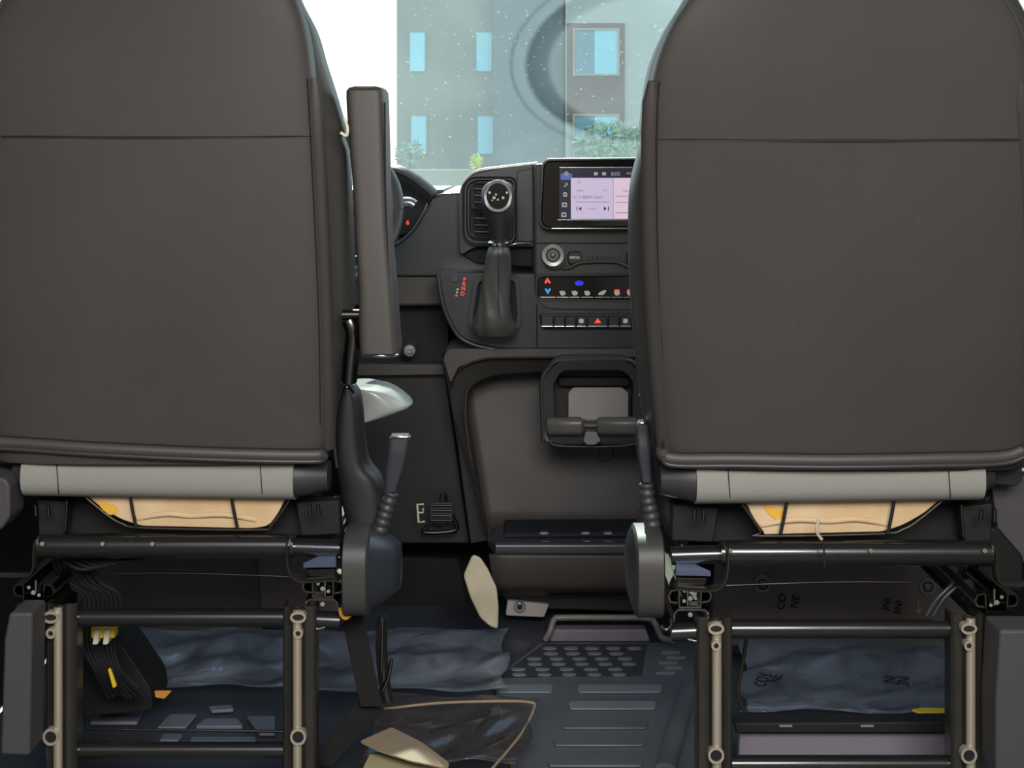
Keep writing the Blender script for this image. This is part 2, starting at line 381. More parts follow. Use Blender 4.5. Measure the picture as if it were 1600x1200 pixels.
bl2 = thing('apartment_building', 'pale apartment block with brown framed large cyan window, right part of windscreen view', 'building', (4, 49, -.6))
wallbox('facade', 884, 1330, 49, 'wall_light', bl2)
plate('brown_panel', rect(886, 36, 976, 190), 48.9, .2, 'brown_panel', bl2, bevel=0)
for y0, y1 in ((44, 118), (178, 250)):
    o = ring('window', rect(895, y0, 968, y1), rect(898, y0+3, 965, y1-3), 48.8, .1, 'wall_beige', bl2, smooth=0)
    plate('sliding_pane', rect(898, y0+3, 930, y1-3), 48.86, .03, 'window_deep', o, bevel=0); plate('pane', rect(929, y0+3, 965, y1-3), 48.84, .03, 'window_cyan', o, bevel=0)
gw = tag(box('garden_wall', -9, 14, 30, 30.3, -.6, CAM_H-25/F*30, 'wall_beige', bevel=.02), 'low beige rendered wall outside in front of the apartment blocks', 'wall')
def bush(name, x, y, w_, h_, Y, m, lb, base=-.6, nleaf=260, lsz=.09, nb=5, group=None):
    c = P(x, y, Y); r_ = w_/2/F*Y; rz = h_/2/F*Y
    root = thing(name, lb, 'plant', (c.x, Y, base), group)
    tube('stem', [(c.x, Y, base), (c.x+.02, Y, c.z-rz*.3), (c.x, Y, c.z+rz*.3)], max(.02, r_*.06), 'bark', root)
    v = []; f = []
    for i in range(nleaf):
        while 1:
            q = Vector((random.uniform(-1, 1), random.uniform(-1, 1), random.uniform(-1, 1)))
            if q.length < 1 and random.random() < .35+q.length*.6: break
        p = Vector((c.x+q.x*r_, Y+q.y*r_, c.z+q.z*rz)); a = Vector((random.gauss(0, 1), random.gauss(0, 1), random.gauss(0, 1))).normalized(); b_ = a.orthogonal().normalized()
        s_ = lsz*random.uniform(.6, 1.3); k = len(v); v += [p-a*s_, p+b_*s_*.4, p+a*s_, p-b_*s_*.4]; f.append((k, k+1, k+2, k+3))
    link('foliage', mesh(v, f, False), m, root, smooth=0)
bush('flowering_shrub', 744, 253, 20, 26, 29.6, 'leaf_bright', 'small yellow-green flowering shrub rising over the beige wall', nleaf=120, lsz=.06)
bush('garden_tree', 955, 225, 120, 70, 38, 'leaf', 'green leafy tree below the brown framed window outside', nleaf=420, lsz=.14)
bush('garden_tree', 640, 240, 46, 44, 38, 'leaf', 'faint green bush at the left edge of the grey apartment block', nleaf=200, lsz=.1)

# ------------------------------------------------------------------ dashboard
D = thing('dashboard', 'dark grey van dashboard with centre stack, air vent and lower console between the seats', 'dashboard', (0, 2.9, 0))
# upper dash roll over the whole width (profile in YZ)
def profx(name, prof, x0, x1, m, parent, bevel=.006):
    n = len(prof); v = [(x0, a, b) for a, b in prof]+[(x1, a, b) for a, b in prof]
    return link(name, mesh(v, [tuple(range(n)), tuple(range(2*n-1, n-1, -1))]+[(i, (i+1) % n, n+(i+1) % n, n+i) for i in range(n)]), m, parent, bevel=bevel, seg=3)
Yd = 2.90
# driver side panel with the arched cut-out of the instrument pod
z = lambda y, Y: P(0, y, Y).z
pts = [(300, 400), (560, 400), (600, 392), (622, 382), (645, 362), (664, 332), (678, 308), (690, 302), (730, 301), (760, 301), (760, 432), (560, 432), (300, 432)]
plate('driver_fascia', pts, Yd, .10, 'plastic_smooth', D, r=4, bevel=.008, seg=3)
plate('knee_band', [(120, 430), (700, 430), (700, 478), (120, 482)], Yd+.01, .25, 'plastic_brown', D, bevel=.006)
profx('dash_top', [(2.905, z(301, 2.905)), (2.93, z(299, 2.93)), (3.58, z(290, 3.58)), (3.58, .70), (2.905, .70)], P(688, 0, 2.905).x, .84, 'plastic', D, .01)
profx('dash_top', [(3.06, z(296, 3.06)), (3.58, z(290, 3.58)), (3.58, .70), (3.06, .70)], -.84, P(688, 0, 2.905).x, 'plastic', D, .005)
box('passenger_fascia', P(1040, 0, 2.9).x, .84, 2.88, 3.1, .50, .84, 'plastic', D, bevel=.03, seg=4)
# instrument cluster hood behind the wheel
pts = [(560, 250), (616, 256), (632, 268), (650, 278), (668, 290), (681, 301), (676, 312), (662, 335), (640, 365), (560, 385)]
plate('cluster_recess', pts, Yd+.12, .03, 'black', D, bevel=.003)
tube('cluster_hood', [P(590, 262, Yd+.02), P(622, 265, Yd), P(645, 276, Yd), P(664, 290, Yd), P(679, 303, Yd)], .010, 'plastic', D, sy=2.2)
tube('cluster_rim', [P(668, 318, Yd-.002), P(662, 333, Yd-.004), P(645, 360, Yd-.004), P(622, 380, Yd-.002), P(600, 388, Yd)], .003, 'plastic_smooth', D)
text('warning_light', '6', 637, 348, Yd+.115, 7, 'icon_red', D, bold=.0004, label='glowing red warning light'); 
plate('warning_light', rect(625, 345, 628, 348), Yd+.115, .002, 'icon_red', D, bevel=0)
# air vent pod
pod_o = fillet([(718, 402), (716, 310), (722, 285), (742, 270), (790, 262), (838, 256), (840, 386), (740, 386)], [14, 20, 20, 24, 6, 2, 2, 26], 6)
plate('vent_pod', pod_o, 2.86, .14, 'plastic_smooth', D, bevel=.005, seg=3, label='air vent pod with added sun glint along the top')
plate('pod_painted_shadow', fillet([(720, 380), (836, 380), (836, 418), (745, 412), (722, 398)], 6), 2.885, .10, 'black', D)  # black plate stands in for the shadow under the vent pod
vo = fillet(rect(722, 276, 806, 384), [24, 10, 14, 24], 6); vi = fillet(rect(731, 283, 801, 374), [20, 8, 10, 20], 6)
vf = ring('air_vent', vo, vi, 2.845, .02, 'plastic', D, dyi=.012, label='air vent with horizontal slats')
ring('vent_trim', fillet(rect(726, 279, 804, 380), [22, 9, 12, 22], 6), fillet(rect(728, 281, 802, 377), [21, 8, 11, 21], 6), 2.8435, .006, 'plastic', vf)
plate('vent_throat', fillet(rect(733, 285, 799, 372), [18, 8, 10, 18], 6), 2.858, .004, 'black', vf, bevel=0)
for half in ((288, 324), (334, 369)):
    ring('vent_cell', fillet(rect(736, half[0]-3, 798, half[1]+3), 9), fillet(rect(740, half[0], 795, half[1]), 7), 2.847, .01, 'plastic', vf, dyi=.004)
    for k in range(3):
        yy = half[0]+7+k*10.5; tube('slat', [P(741, yy, 2.849), P(794, yy+1.5, 2.849)], .0013, 'icon_grey', vf, sy=2.5, smooth=False)
tube('pod_top_glint', [P(723, 287, 2.862), P(742, 268.5, 2.862), P(790, 261, 2.862), P(840, 255.5, 2.862)], .0035, 'satin', D)  # pale tube added as the sun glare line on the pod
tube('screen_top_glint', [P(856, 250, 2.806), P(1036, 248.5, 2.806)], .0035, 'satin', D, smooth=False)  # another added pale tube, imitating glare along the screen top
tube('vent_chrome_strip', [P(797, 384, 2.84), P(806, 381, 2.84), P(830, 380, 2.845)], .0022, 'chrome', D)
plate('pod_side_panel', [(807, 268), (834, 262), (835, 378), (807, 378)], 2.856, .01, 'plastic_smooth', D, r=3)
# centre stack
plate('centre_stack', fillet([(834, 256), (1060, 256), (1060, 478), (860, 478), (842, 470), (834, 448)], 8), 2.84, .14, 'plastic', D, bevel=.006, seg=3)
plate('stack_break_line', rect(834, 379, 1060, 381), 2.838, .004, 'black', D, bevel=0)
tube('stack_seam', [P(833, 258, 2.835), P(834, 340, 2.835), P(834, 450, 2.835)], .0016, 'black', D)
plate('stack_base', fillet([(836, 466), (1060, 470), (1060, 484), (870, 484), (848, 480)], 6), 2.83, .03, 'plastic_brown', D, bevel=.004)
# infotainment screen
Ys = 2.80
scr = plate('screen_housing', fillet([(849, 251), (1040, 249), (1040, 356), (852, 356), (844, 346)], [12, 4, 4, 10, 10]), Ys, .04, 'gloss', D, bevel=.004, seg=3, label='glossy black screen housing')
ring('screen_edge_trim', fillet([(847, 249), (1042, 247), (1042, 358), (850, 358), (842, 346)], [12, 4, 4, 10, 10]), fillet([(849.5, 251), (1040, 249), (1040, 356), (852, 356), (844.5, 346)], [12, 4, 4, 10, 10]), Ys-.001, .03, 'steel_dark', scr)
tube('screen_trim_bar', [P(874, 262, Ys-.001), P(1030, 262, Ys-.001)], .0022, 'silver', scr, smooth=False); tube('screen_trim_bar', [P(871, 343.5, Ys-.001), P(1030, 344, Ys-.001)], .0018, 'silver', scr, smooth=False)
tube('screen_trim_bar', [P(862, 357, Ys-.001), P(1036, 357, Ys-.001)], .0022, 'chrome', scr, smooth=False)
disp = plate('display', rect(874, 264, 1032, 342), Ys-.0012, .002, 'lcd_dark', scr, bevel=0)
y_ = Ys-.0022
plate('page_panel', rect(892, 278, 958, 342), y_, .001, 'lcd', disp, bevel=0); plate('page_panel', rect(958.5, 278, 1032, 342), y_, .001, 'lcd_pink', disp, bevel=0)
plate('home_tab', fillet(rect(876, 271, 894, 281), 2), y_, .001, 'lcd_blue', disp, bevel=0)
ring('icon', ellip(885, 271, 3.4, 3), ellip(885, 271, 1.6, 1.4), y_-.0006, .0008, 'icon_white', disp)
text('icon', '\u266b', 884, 289, y_-.0006, 7, 'icon_white', disp, bold=.0002)
for (cx, cy, s_) in ((883, 304, 3), (882, 320, 4), (881, 335.5, 4)): ring('icon', fillet(rect(cx-s_, cy-3.6, cx+s_, cy+3.6), 1.5), rect(cx-s_+1.7, cy-1.2, cx+s_-1.7, cy+1.2), y_-.0006, .0008, 'icon_white', disp, smooth=0)
for (s_, x, y, h, m_) in (('Radio', 907, 298, 3.4, 'lcd_text'), ('91.2 88FM NAV', 919, 308.5, 5, 'lcd_text'), ('Presets', 925, 326, 3.2, 'lcd_text'), ('FM', 945, 298, 3, 'lcd_text'),
                        ('8:05', 962, 272, 6, 'icon_white'), ('18.0\u00b0', 984, 271, 4, 'icon_white'), ('Nav', 978, 298, 4, 'lcd_text'), ('31', 905, 285, 5, 'lcd_text')):
    text('screen_text', s_, x, y, y_-.0006, h, m_, disp)
for cx in (931, 944): plate('icon', fillet(rect(cx-3, 269, cx+3, 274), 1), y_-.0006, .0006, 'icon_white', disp, bevel=0)
plate('icon', [(904, 326), (908.5, 322.5), (908.5, 329.5)], y_-.0006, .0006, 'lcd_ink', disp, bevel=0); plate('icon', rect(901, 322.5, 902.2, 329.5), y_-.0006, .0006, 'lcd_ink', disp, bevel=0)
plate('icon', [(948, 326), (943.5, 322.5), (943.5, 329.5)], y_-.0006, .0006, 'lcd_ink', disp, bevel=0); plate('icon', rect(950, 322.5, 951.2, 329.5), y_-.0006, .0006, 'lcd_ink', disp, bevel=0)
plate('text_line', rect(899, 315.3, 952, 316.2), y_-.0006, .0006, 'lcd_text', disp, bevel=0)
for yy in (306, 316, 332): plate('text_line', rect(962, yy, 985, yy+.9), y_-.0006, .0006, 'lcd_text', disp, bevel=0)
# radio controls
def disc(name, cx, cy, r, Y, d, m, parent, bevel=.001, ry=None, **k): return plate(name, ellip(cx, cy, r, ry or r), Y, d, m, parent, bevel=bevel, **k)
kn = disc('volume_knob', 866, 404, 17.5, 2.825, .02, 'plastic', D, label='round volume knob with pale ring')
ring('knob_ring', ellip(864, 399, 17, 17), ellip(864, 399, 11.5, 11.5), 2.805, .02, 'satin', kn, dyi=.002)
disc('knob_face', 864, 399, 11.6, 2.808, .015, 'plastic_dark', kn); ring('knob_groove', ellip(864, 399, 8, 8), ellip(864, 399, 5, 5), 2.8065, .002, 'icon_grey', kn); disc('knob_centre', 864, 398, 3, 2.806, .003, 'silver', kn)
for x in (898, 990):
    bt = plate('button', fillet(rect(x-11, 393, x+11, 413), 6), 2.833, .01, 'plastic_dark', D)
    text('button_mark', 'MEDIA' if x < 950 else 'SRC', x, 402.5, 2.8325, 4, 'icon_white', bt, bold=.0002)
for k in range(8): disc('pinhole', 920+k*6.6, 402, 1.3, 2.8385, .002, 'black', D, bevel=0)
tube('radio_ledge', [P(878, 419, 2.836), P(890, 418, 2.834), P(910, 410, 2.834), P(960, 409, 2.834), P(985, 417, 2.834), P(1030, 419, 2.836)], .004, 'plastic_brown', D)
cl = plate('climate_panel', fillet([(840, 432), (1040, 430), (1040, 468), (848, 468), (840, 464)], 7), 2.832, .02, 'gloss', D, bevel=.002, label='glossy black climate control panel')
ring('climate_trim', fillet([(837, 429), (1043, 427), (1043, 471), (845, 471), (837, 466)], 8), fillet([(840, 432), (1040, 430), (1040, 468), (848, 468), (840, 464)], 7), 2.828, .02, 'plastic_dark', cl)
def chev(cx, cy, s, up): k = -1 if up else 1; return [(cx-s, cy-k*s*.6), (cx-s*.5, cy-k*s), (cx, cy-k*s*.2), (cx+s*.5, cy-k*s), (cx+s, cy-k*s*.6), (cx, cy+k*s)]
plate('temperature_up_arrow', chev(855.5, 438.5, 5, True), 2.8312, .001, 'icon_red', cl, bevel=0, smooth=0); plate('temperature_down_arrow', chev(856, 455, 5, False), 2.8312, .001, 'icon_blue', cl, bevel=0, smooth=0)
plate('climate_digit', ellip(905, 442.5, 7, 4), 2.8312, .001, 'icon_deepblue', cl, bevel=0)
for i, (x0, x1) in enumerate(((844, 868), (870, 888), (890, 906), (908, 927), (929, 953), (955, 973), (975, 993))):
    tube('key_edge', [P(x0, 464.5, 2.829), P(x1, 464.5, 2.829)], .0016, 'silver', cl, smooth=False)
    if i:
        cx = (x0+x1)/2; k = plate('climate_icon', [(cx-5, 455), (cx+1, 454), (cx+5, 457), (cx+4, 461), (cx-2, 462), (cx-4, 459)] if i != 4 else [(cx-7, 461), (cx-5, 457), (cx+4, 453), (cx+7, 454), (cx+2, 461)], 2.8312, .001, 'icon_white', cl, r=1.5, bevel=0)
        if i > 4: plate('climate_icon', fillet(rect(cx-4, 452.5, cx+4, 455.5), 1), 2.8308, .001, 'icon_red', cl, bevel=0)
# console pod around the shifter
plate('shift_console', fillet([(683, 426), (836, 428), (838, 470), (856, 484), (1060, 486), (1060, 545), (770, 545), (722, 530), (700, 500), (690, 470)], [6, 3, 14, 16, 3, 3, 40, 40, 30, 20]), 2.80, .16, 'plastic_smooth', D, bevel=.007, seg=3)
tube('console_edge', [P(684, 428, 2.798), P(691, 470, 2.796), P(703, 503, 2.796), P(724, 531, 2.796), P(770, 545, 2.796), P(850, 548, 2.796), P(1040, 548, 2.798)], .0045, 'plastic_smooth', D)
tube('console_joint', [P(839, 474, 2.797), P(839, 543, 2.797)], .0012, 'black', D, smooth=False)
sw = plate('switch_bank', fillet([(843, 490), (1040, 489), (1040, 514), (850, 515), (844, 505)], 5), 2.792, .03, 'plastic_dark', D, bevel=.002)
for i, (x0, x1) in enumerate(((846, 864), (865.5, 882), (883.5, 899), (900.5, 916), (918, 949), (950.5, 967), (968.5, 986), (988, 1004))):
    k = link('switch_key', join([boxm(P(x0, 0, 2.785).x, P(x1, 0, 2.785).x, 2.78, 2.80, z(511, 2.785), z(494, 2.785))]), 'plastic_dark' if i else 'plastic_smooth', sw, bevel=.002)
    tube('key_edge', [P(x0+.5, 510, 2.779), P(x1-.5, 510, 2.779)], .0022, 'chrome', k, smooth=False)
    if i == 4: plate('hazard_triangle', [(934, 497), (939.5, 505), (928.5, 505)], 2.7795, .001, 'icon_red', k, bevel=0, smooth=0, label='red hazard warning triangle')
    if i in (3, 6): plate('switch_icon', fillet(rect((x0+x1)/2-3.5, 498, (x0+x1)/2+3.5, 505), 2), 2.7795, .001, 'icon_white', k, bevel=0)
pl = plate('park_brake_key', [(705, 431), (718, 431), (716, 441), (703, 441)], 2.797, .006, 'plastic', D, r=2)
for (s_, x, y) in (('P', 726, 437), ('R', 725, 444), ('N', 724, 451), ('D', 723, 459)): text('gear_letter', s_, x, y, 2.7985, 6, 'icon_red', D, bold=.0001, label='red illuminated gear position letter')
for yy in (452, 457, 462): disc('mode_dot', 715-(yy-452)*.2, yy, 1.6, 2.7985, .001, 'icon_white' if yy < 460 else 'icon_red', D, bevel=0)
# lower console : arch and recess
arch_o = fillet([(706, 640), (704, 602), (720, 572), (765, 560), (1060, 558), (1060, 860), (764, 850), (742, 760)], [4, 22, 26, 30, 3, 3, 10, 30], 8)
plate('console_lip', fillet([(700, 545), (1060, 545), (1060, 558), (760, 559), (716, 574), (704, 600), (692, 560)], 6), 2.79, .15, 'plastic_brown', D, bevel=.004)
tube('arch_gap', [P(705, 606, 2.80), P(716, 580, 2.79), P(745, 564, 2.788), P(800, 559, 2.788), P(1040, 558.5, 2.788)], .0022, 'black', D)
arch_i = fillet([(727, 652), (730, 604), (770, 585), (850, 580), (1040, 580), (1040, 836), (766, 834), (752, 790)], [8, 26, 20, 6, 3, 3, 8, 20], 8)
ring('console_arch', arch_o, arch_i, 2.80, .12, 'plastic', D, dyi=.03)
rec = [(715, 575), (1060, 575), (1060, 845), (755, 845)]
def recf(u, v):
    y = 575+v*262; Yq = 2.955-.12*v**1.5-(.05*max(0, (v-.86)/.14)**2); x0 = 718+v*45
    return P(x0+u*(1060-x0), y, Yq)
sheet('console_recess', recf, 20, 40, 'plastic_brown', D, thick=.004, label='curved brown-grey recessed console panel')
tube('arch_bead', [P(729, 610, 2.82), P(727, 650, 2.82), P(733, 700, 2.82), P(745, 770, 2.82), P(760, 830, 2.82)], .0022, 'plastic', D)
plate('console_side', [(690, 560), (715, 575), (728, 650), (765, 845), (735, 850), (715, 700), (700, 610)], 2.86, .25, 'plastic_dark', D)
# bottom tray
tr = link('tray_top', loftx([(P(762, 0, 2.7).x, z(852, 2.7), 2.74, .006, .03), (P(775, 0, 2.7).x, z(852, 2.7), 2.74, .014, .07), (P(1060, 0, 2.7).x, z(852, 2.7), 2.74, .015, .07)], 5), 'plastic_smooth', D)
plate('tray_slot', [(790, 833), (1000, 832), (1000, 838), (786, 839)], 2.70, .1, 'black', D, bevel=0)
for x in (850, 915, 950): disc('tray_clip', x, 833.5, 7, 2.697, .01, 'silver', D, ry=1.6, bevel=0)
def trf(u, v): return P(764+u*296+10*v*(1-u), 866+v*60, 2.675+.03*v**2+.10*max(0, v-.8)*2)
sheet('tray_front', trf, 10, 14, 'plastic_brown', D, thick=.01)
tube('tray_joint', [P(766, 866, 2.67), P(1040, 868, 2.67)], .0012, 'black', D, smooth=False)
plate('tray_underside', [(772, 915), (1060, 915), (1060, 958), (800, 950)], 2.80, .05, 'plastic_dark', D)
plate('foot_bracket', [(793, 938), (858, 945), (850, 965), (790, 962)], 2.79, .02, 'lid_grey', D, r=3)
bt = disc('bolt_washer', 812, 949, 9, 2.78, .008, 'silver', D, ry=8); disc('bolt_head', 812, 949, 4, 2.775, .008, 'steel_dark', bt)
# knee panel under driver dash
plate('knee_panel', fillet([(540, 572), (692, 571), (698, 590), (722, 760), (735, 850), (540, 850)], 5), 2.93, .06, 'plastic_dark', D, bevel=.004)
plate('knee_panel_ledge', [(520, 569), (693, 569), (697, 586), (520, 588)], 2.90, .04, 'plastic_brown', D, r=3)
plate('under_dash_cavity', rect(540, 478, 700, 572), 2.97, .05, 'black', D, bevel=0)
lk = disc('lock_barrel', 640, 548, 9.5, 2.88, .09, 'silver', D, label='chrome round lock barrel'); ring('lock_ring', ellip(640, 548, 6, 6), ellip(640, 548, 3, 3), 2.877, .004, 'chrome', lk)

# cup holder
cu = thing('cup_holder', 'dark flip-out cup holder with grey pad set in the centre console', 'cup holder', tuple(P(924, 698, 2.72)))
co = fillet([(850, 690), (848, 592), (872, 564), (980, 563), (1002, 590), (1002, 690)], [8, 10, 14, 14, 10, 8]); ci = fillet([(866, 662), (864, 600), (878, 578), (976, 578), (991, 600), (991, 662)], [4, 6, 10, 10, 6, 4])
ring('rim', co, ci, 2.70, .10, 'plastic', cu, dyi=.008, bevel=0)
tube('outer_lip', [P(x, y, 2.71) for x, y in ((849, 690), (847, 640), (847, 595), (858, 574), (874, 563), (925, 561), (980, 562), (996, 575), (1004, 595), (1004, 640), (1003, 690))], .0045, 'plastic_smooth', cu, sy=2)
plate('cup_well', ci, 2.79, .01, 'plastic_dark', cu, bevel=0)
plate('well_back_step', fillet([(872, 590), (984, 590), (984, 604), (872, 604)], 4), 2.765, .02, 'black', cu)
plate('grey_pad', fillet([(888, 662), (888, 614), (896, 606), (972, 606), (982, 614), (982, 662)], 3), 2.755, .01, 'lid_grey', cu, label='pale grey pad'); plate('pad_tongue', rect(914, 655, 932, 672), 2.745, .02, 'lid_grey', cu)
for x0, x1 in ((855, 912), (933, 997)):
    link('holder_arm', loftx([(P(x0, 0, 2.68).x, z(667, 2.68), 2.69, .013, .012), (P(x0+5, 0, 2.68).x, z(667, 2.68), 2.69, .0165, .017), (P(x1-4, 0, 2.68).x, z(667, 2.68), 2.69, .0165, .017), (P(x1, 0, 2.68).x, z(667, 2.68), 2.69, .012, .012)], 3.2), 'bracket_dark', cu)
plate('lower_shell', fillet([(852, 668), (1002, 668), (1002, 685), (990, 697), (868, 697), (856, 688)], 8), 2.70, .05, 'plastic_dark', cu, bevel=.004)
tube('lower_bead', [P(858, 688, 2.695), P(870, 696, 2.69), P(925, 698, 2.69), P(985, 695, 2.69), P(1000, 686, 2.695)], .002, 'plastic', cu)
plate('latch', fillet([(915, 675), (932, 675), (940, 689), (930, 696), (917, 696), (910, 689)], 3), 2.672, .02, 'silver', cu)
tube('release_loop', [P(935, 700, 2.82), P(936, 714, 2.82), P(941, 720, 2.82), P(952, 720, 2.82), P(957, 714, 2.82), P(958, 700, 2.82)], .0012, 'black', cu)

# ------------------------------------------------------------------ gear shifter
G = thing('gear_shifter', 'black automatic gear shifter with chrome ringed knob and leather boot', 'gear lever', tuple(P(775, 520, 2.72)))
ring('boot_frame', fillet([(742, 432), (810, 430), (815, 505), (806, 520), (740, 520), (731, 505)], 12), fillet([(747, 438), (805, 436), (809, 500), (800, 514), (746, 514), (738, 500)], 12), 2.775, .03, 'plastic_smooth', G)
plate('boot_well', fillet([(744, 434), (808, 434), (811, 505), (802, 517), (742, 517), (735, 505)], 10), 2.79, .008, 'black', G, bevel=0)
rows = dense([(384, 765, 794, 2.69, .018), (395, 760, 797, 2.69, .022), (415, 756, 798, 2.70, .026), (440, 753, 797, 2.71, .032), (470, 750, 797, 2.72, .040), (495, 744, 801, 2.73, .048), (512, 738, 809, 2.74, .050), (521, 742, 806, 2.745, .046)], 5)
boot = link('boot', loftm(rows, 2.8, 48, wob=lambda t, g: .05*math.sin(3*g+6*t)+.035*math.sin(8*g-11*t)*(.3+t)), 'boot', G, label='wrinkled black leather boot')
tube('boot_seam', [P(779, y, interp([(384, 2.667), (440, 2.672), (521, 2.688)], y)[0]) for y in (388, 420, 450, 480, 516)], .0006, 'seam', boot)
link('collar', loftm([(376, 764, 796, 2.69, .018), (379, 761, 799, 2.69, .023), (384, 762, 799, 2.69, .022), (387, 766, 795, 2.69, .018)], 2.2, 32), 'chrome', G)
rows = dense([(282, 771, 787, 2.69, .010), (285, 763, 794, 2.69, .020), (291, 756, 800, 2.69, .027), (302, 752, 804, 2.69, .032), (316, 752, 804, 2.69, .032), (330, 755, 803, 2.69, .030), (350, 761, 800, 2.69, .025), (370, 766, 796, 2.69, .020), (382, 769, 794, 2.69, .018)], 3)
kb = link('knob', loftm(rows, 2.2, 40), 'plastic_dark', G, label='black shift knob')
ko = fillet([(755, 302), (764, 285), (778, 280), (792, 285), (801, 302), (797, 322), (786, 331), (770, 331), (759, 322)], 9); ki = fillet([(759, 304), (767, 289), (778, 285), (789, 289), (797, 304), (793, 319), (784, 327), (772, 327), (763, 319)], 8)
ring('chrome_ring', ko, ki, 2.650, .02, 'satin', kb, dyi=.004, label='chrome ring'); plate('cap', ki, 2.6535, .02, 'gloss', kb, bevel=.001)
for (x, y, r_) in ((765, 301, 2.6), (772, 309, 3), (775, 304, 2), (778, 312, 2), (786, 309, 2.8), (792, 301, 2.4), (769, 313, 1.5)): disc('cap_mark', x, y, r_*.8, 2.6525, .002, 'icon_white', kb, bevel=0)

# ------------------------------------------------------------------ steering wheel and stalk
SW = thing('steering_wheel', 'grey steering wheel rim glimpsed right of the raised armrest', 'steering wheel', tuple(P(440, 290, 2.62)))
cx, cz = P(467, 330, 2.62).x, z(330, 2.62); R_ = P(620, 0, 2.62).x-cx
pts = [Vector((cx+R_*math.cos(a), 2.62+.09*math.sin(a), cz+R_*.8*math.sin(a))) for a in [2*math.pi*k/40 for k in range(41)]]
tube('rim', pts, .014, 'vinyl_side', SW, smooth=False, seg=14)
for a in (0.05, math.pi-.05, -math.pi/2): tube('spoke', [Vector((cx, 2.64, cz)), Vector((cx+R_*math.cos(a), 2.62+.09*math.sin(a), cz+R_*.8*math.sin(a)))], .014, 'plastic', SW, sy=.5, smooth=False)
link('hub', loftx([(cx-.075, cz, 2.64, .05, .02), (cx-.05, cz, 2.64, .07, .03), (cx+.05, cz, 2.64, .07, .03), (cx+.075, cz, 2.64, .05, .02)], 3), 'plastic_dark', SW)
tube('column', [Vector((cx, 2.66, cz)), Vector((cx, 2.95, cz-.05))], .04, 'plastic_dark', SW, smooth=False)
st = tag(link('indicator_stalk', join([tubem([P(560, 318, 2.74), P(625, 317, 2.74), P(640, 317, 2.74), P(647, 321, 2.74)], .011)]), 'silver'), 'silver tipped stalk behind the steering wheel rim', 'stalk')

# ------------------------------------------------------------------ pedals and footwell
pd = thing('brake_pedal', 'ribbed metal foot pedal with pale bracket in the driver footwell', 'pedal', tuple(P(683, 800, 2.88)))
plate('pedal_pad', fillet([(671, 786), (708, 786), (707, 818), (672, 818)], 3), 2.87, .012, 'rubber_dark', pd)
for yy in (790, 798, 806, 813): tube('pad_rib', [P(674, yy, 2.866), P(705, yy, 2.866)], .0028, 'steel_dark', pd, smooth=False)
tube('bracket', [P(662, 788, 2.86), P(652, 788, 2.86), P(654, 816, 2.86), P(664, 815, 2.86)], .0025, 'white_plastic', pd, smooth=False, label='pale bracket')
tube('bracket', [P(652, 801, 2.86), P(661, 801, 2.86), P(661, 794, 2.86)], .002, 'white_plastic', pd, smooth=False, label='pale bracket')
tube('pedal_arm', [P(690, 818, 2.88), P(694, 760, 2.95), P(694, 700, 3.0)], .009, 'paint', pd); tube('pedal_arm', [P(668, 822, 2.88), P(664, 832, 2.88), P(712, 828, 2.89), P(706, 806, 2.89)], .005, 'steel_dark', pd)
tag(plate('heel_panel', [(560, 870), (715, 876), (740, 985), (600, 990), (560, 985)], 2.93, .02, 'carpet', bevel=.004), 'dark carpet panel at the foot of the driver footwell', 'carpet')
cf = [(738, 868), (750, 872), (762, 890), (776, 920), (779, 950), (778, 984), (766, 980), (750, 966), (735, 935), (724, 900)]
tag(plate('underlay_flap', cf, 2.60, .012, 'cream', r=6, bevel=.004), 'cream torn underlay flap hanging beside the console foot', 'underlay')

# ------------------------------------------------------------------ floor coverings
def FP(x, y, h=0):   # a point on the floor plane seen at pixel x, y
    Y = (CAM_H-h)*F/(y-YH); return P(x, y, Y)
mt = thing('rubber_mat', 'grey ribbed rubber floor mat between the two seats', 'mat', tuple(FP(960, 1080)))
def floor_plate(name, pts, h, th, m, parent=None, r=0, bevel=.002, **k):
    if r: pts = fillet(pts, r)
    t_ = [FP(x, y, h) for x, y in pts]; n = len(t_); b = [v-Vector((0, 0, th)) for v in t_]
    return link(name, mesh(t_+b, [tuple(range(n)), tuple(range(2*n-1, n-1, -1))]+[(i, (i+1) % n, n+(i+1) % n, n+i) for i in range(n)]), m, parent, bevel=bevel, **k)
floor_plate('mat_base', [(845, 1003), (1110, 1003), (1118, 1215), (800, 1215), (770, 1060)], .008, .007, 'rubber', mt, r=5)
floor_plate('heel_pad', [(850, 1006), (1012, 1005), (1002, 1056), (775, 1060)], .0095, .002, 'rubber_dark', mt)
for j in range(6):
    yy = 1012+j*8.2
    for i in range(6):
        x0 = 848-(yy-1012)*1.5+i*(33+j*1.2)+(j % 2)*14
        if x0+24 < 1010: floor_plate('heel_stud', ellip(x0+11, yy, 11, 1.7, 14), .012, .003, 'rubber_rib', mt, bevel=0)
for j in range(5): floor_plate('heel_stud', ellip(1048-j*2+(j % 2)*10, 1018+j*8, 15, 1.3, 14), .011, .003, 'rubber_rib', mt, bevel=0)
for (cx_, cy_, rx) in ((968, 1075, 66), (820, 1075, 44), (957, 1101, 68), (945, 1131, 68), (937, 1158, 72), (930, 1190, 74)):
    floor_plate('oval_rib', fillet(rect(cx_-rx, cy_-6, cx_+rx, cy_+6), 6, 6), .0115, .003, 'rubber_rib' if cy_ < 1110 else 'rubber', mt, bevel=.001)
tube('mat_side_ridge', [FP(1078, 1070, .012), FP(1062, 1120, .014), FP(1040, 1200, .014)], .016, 'rubber', mt, sy=.5)
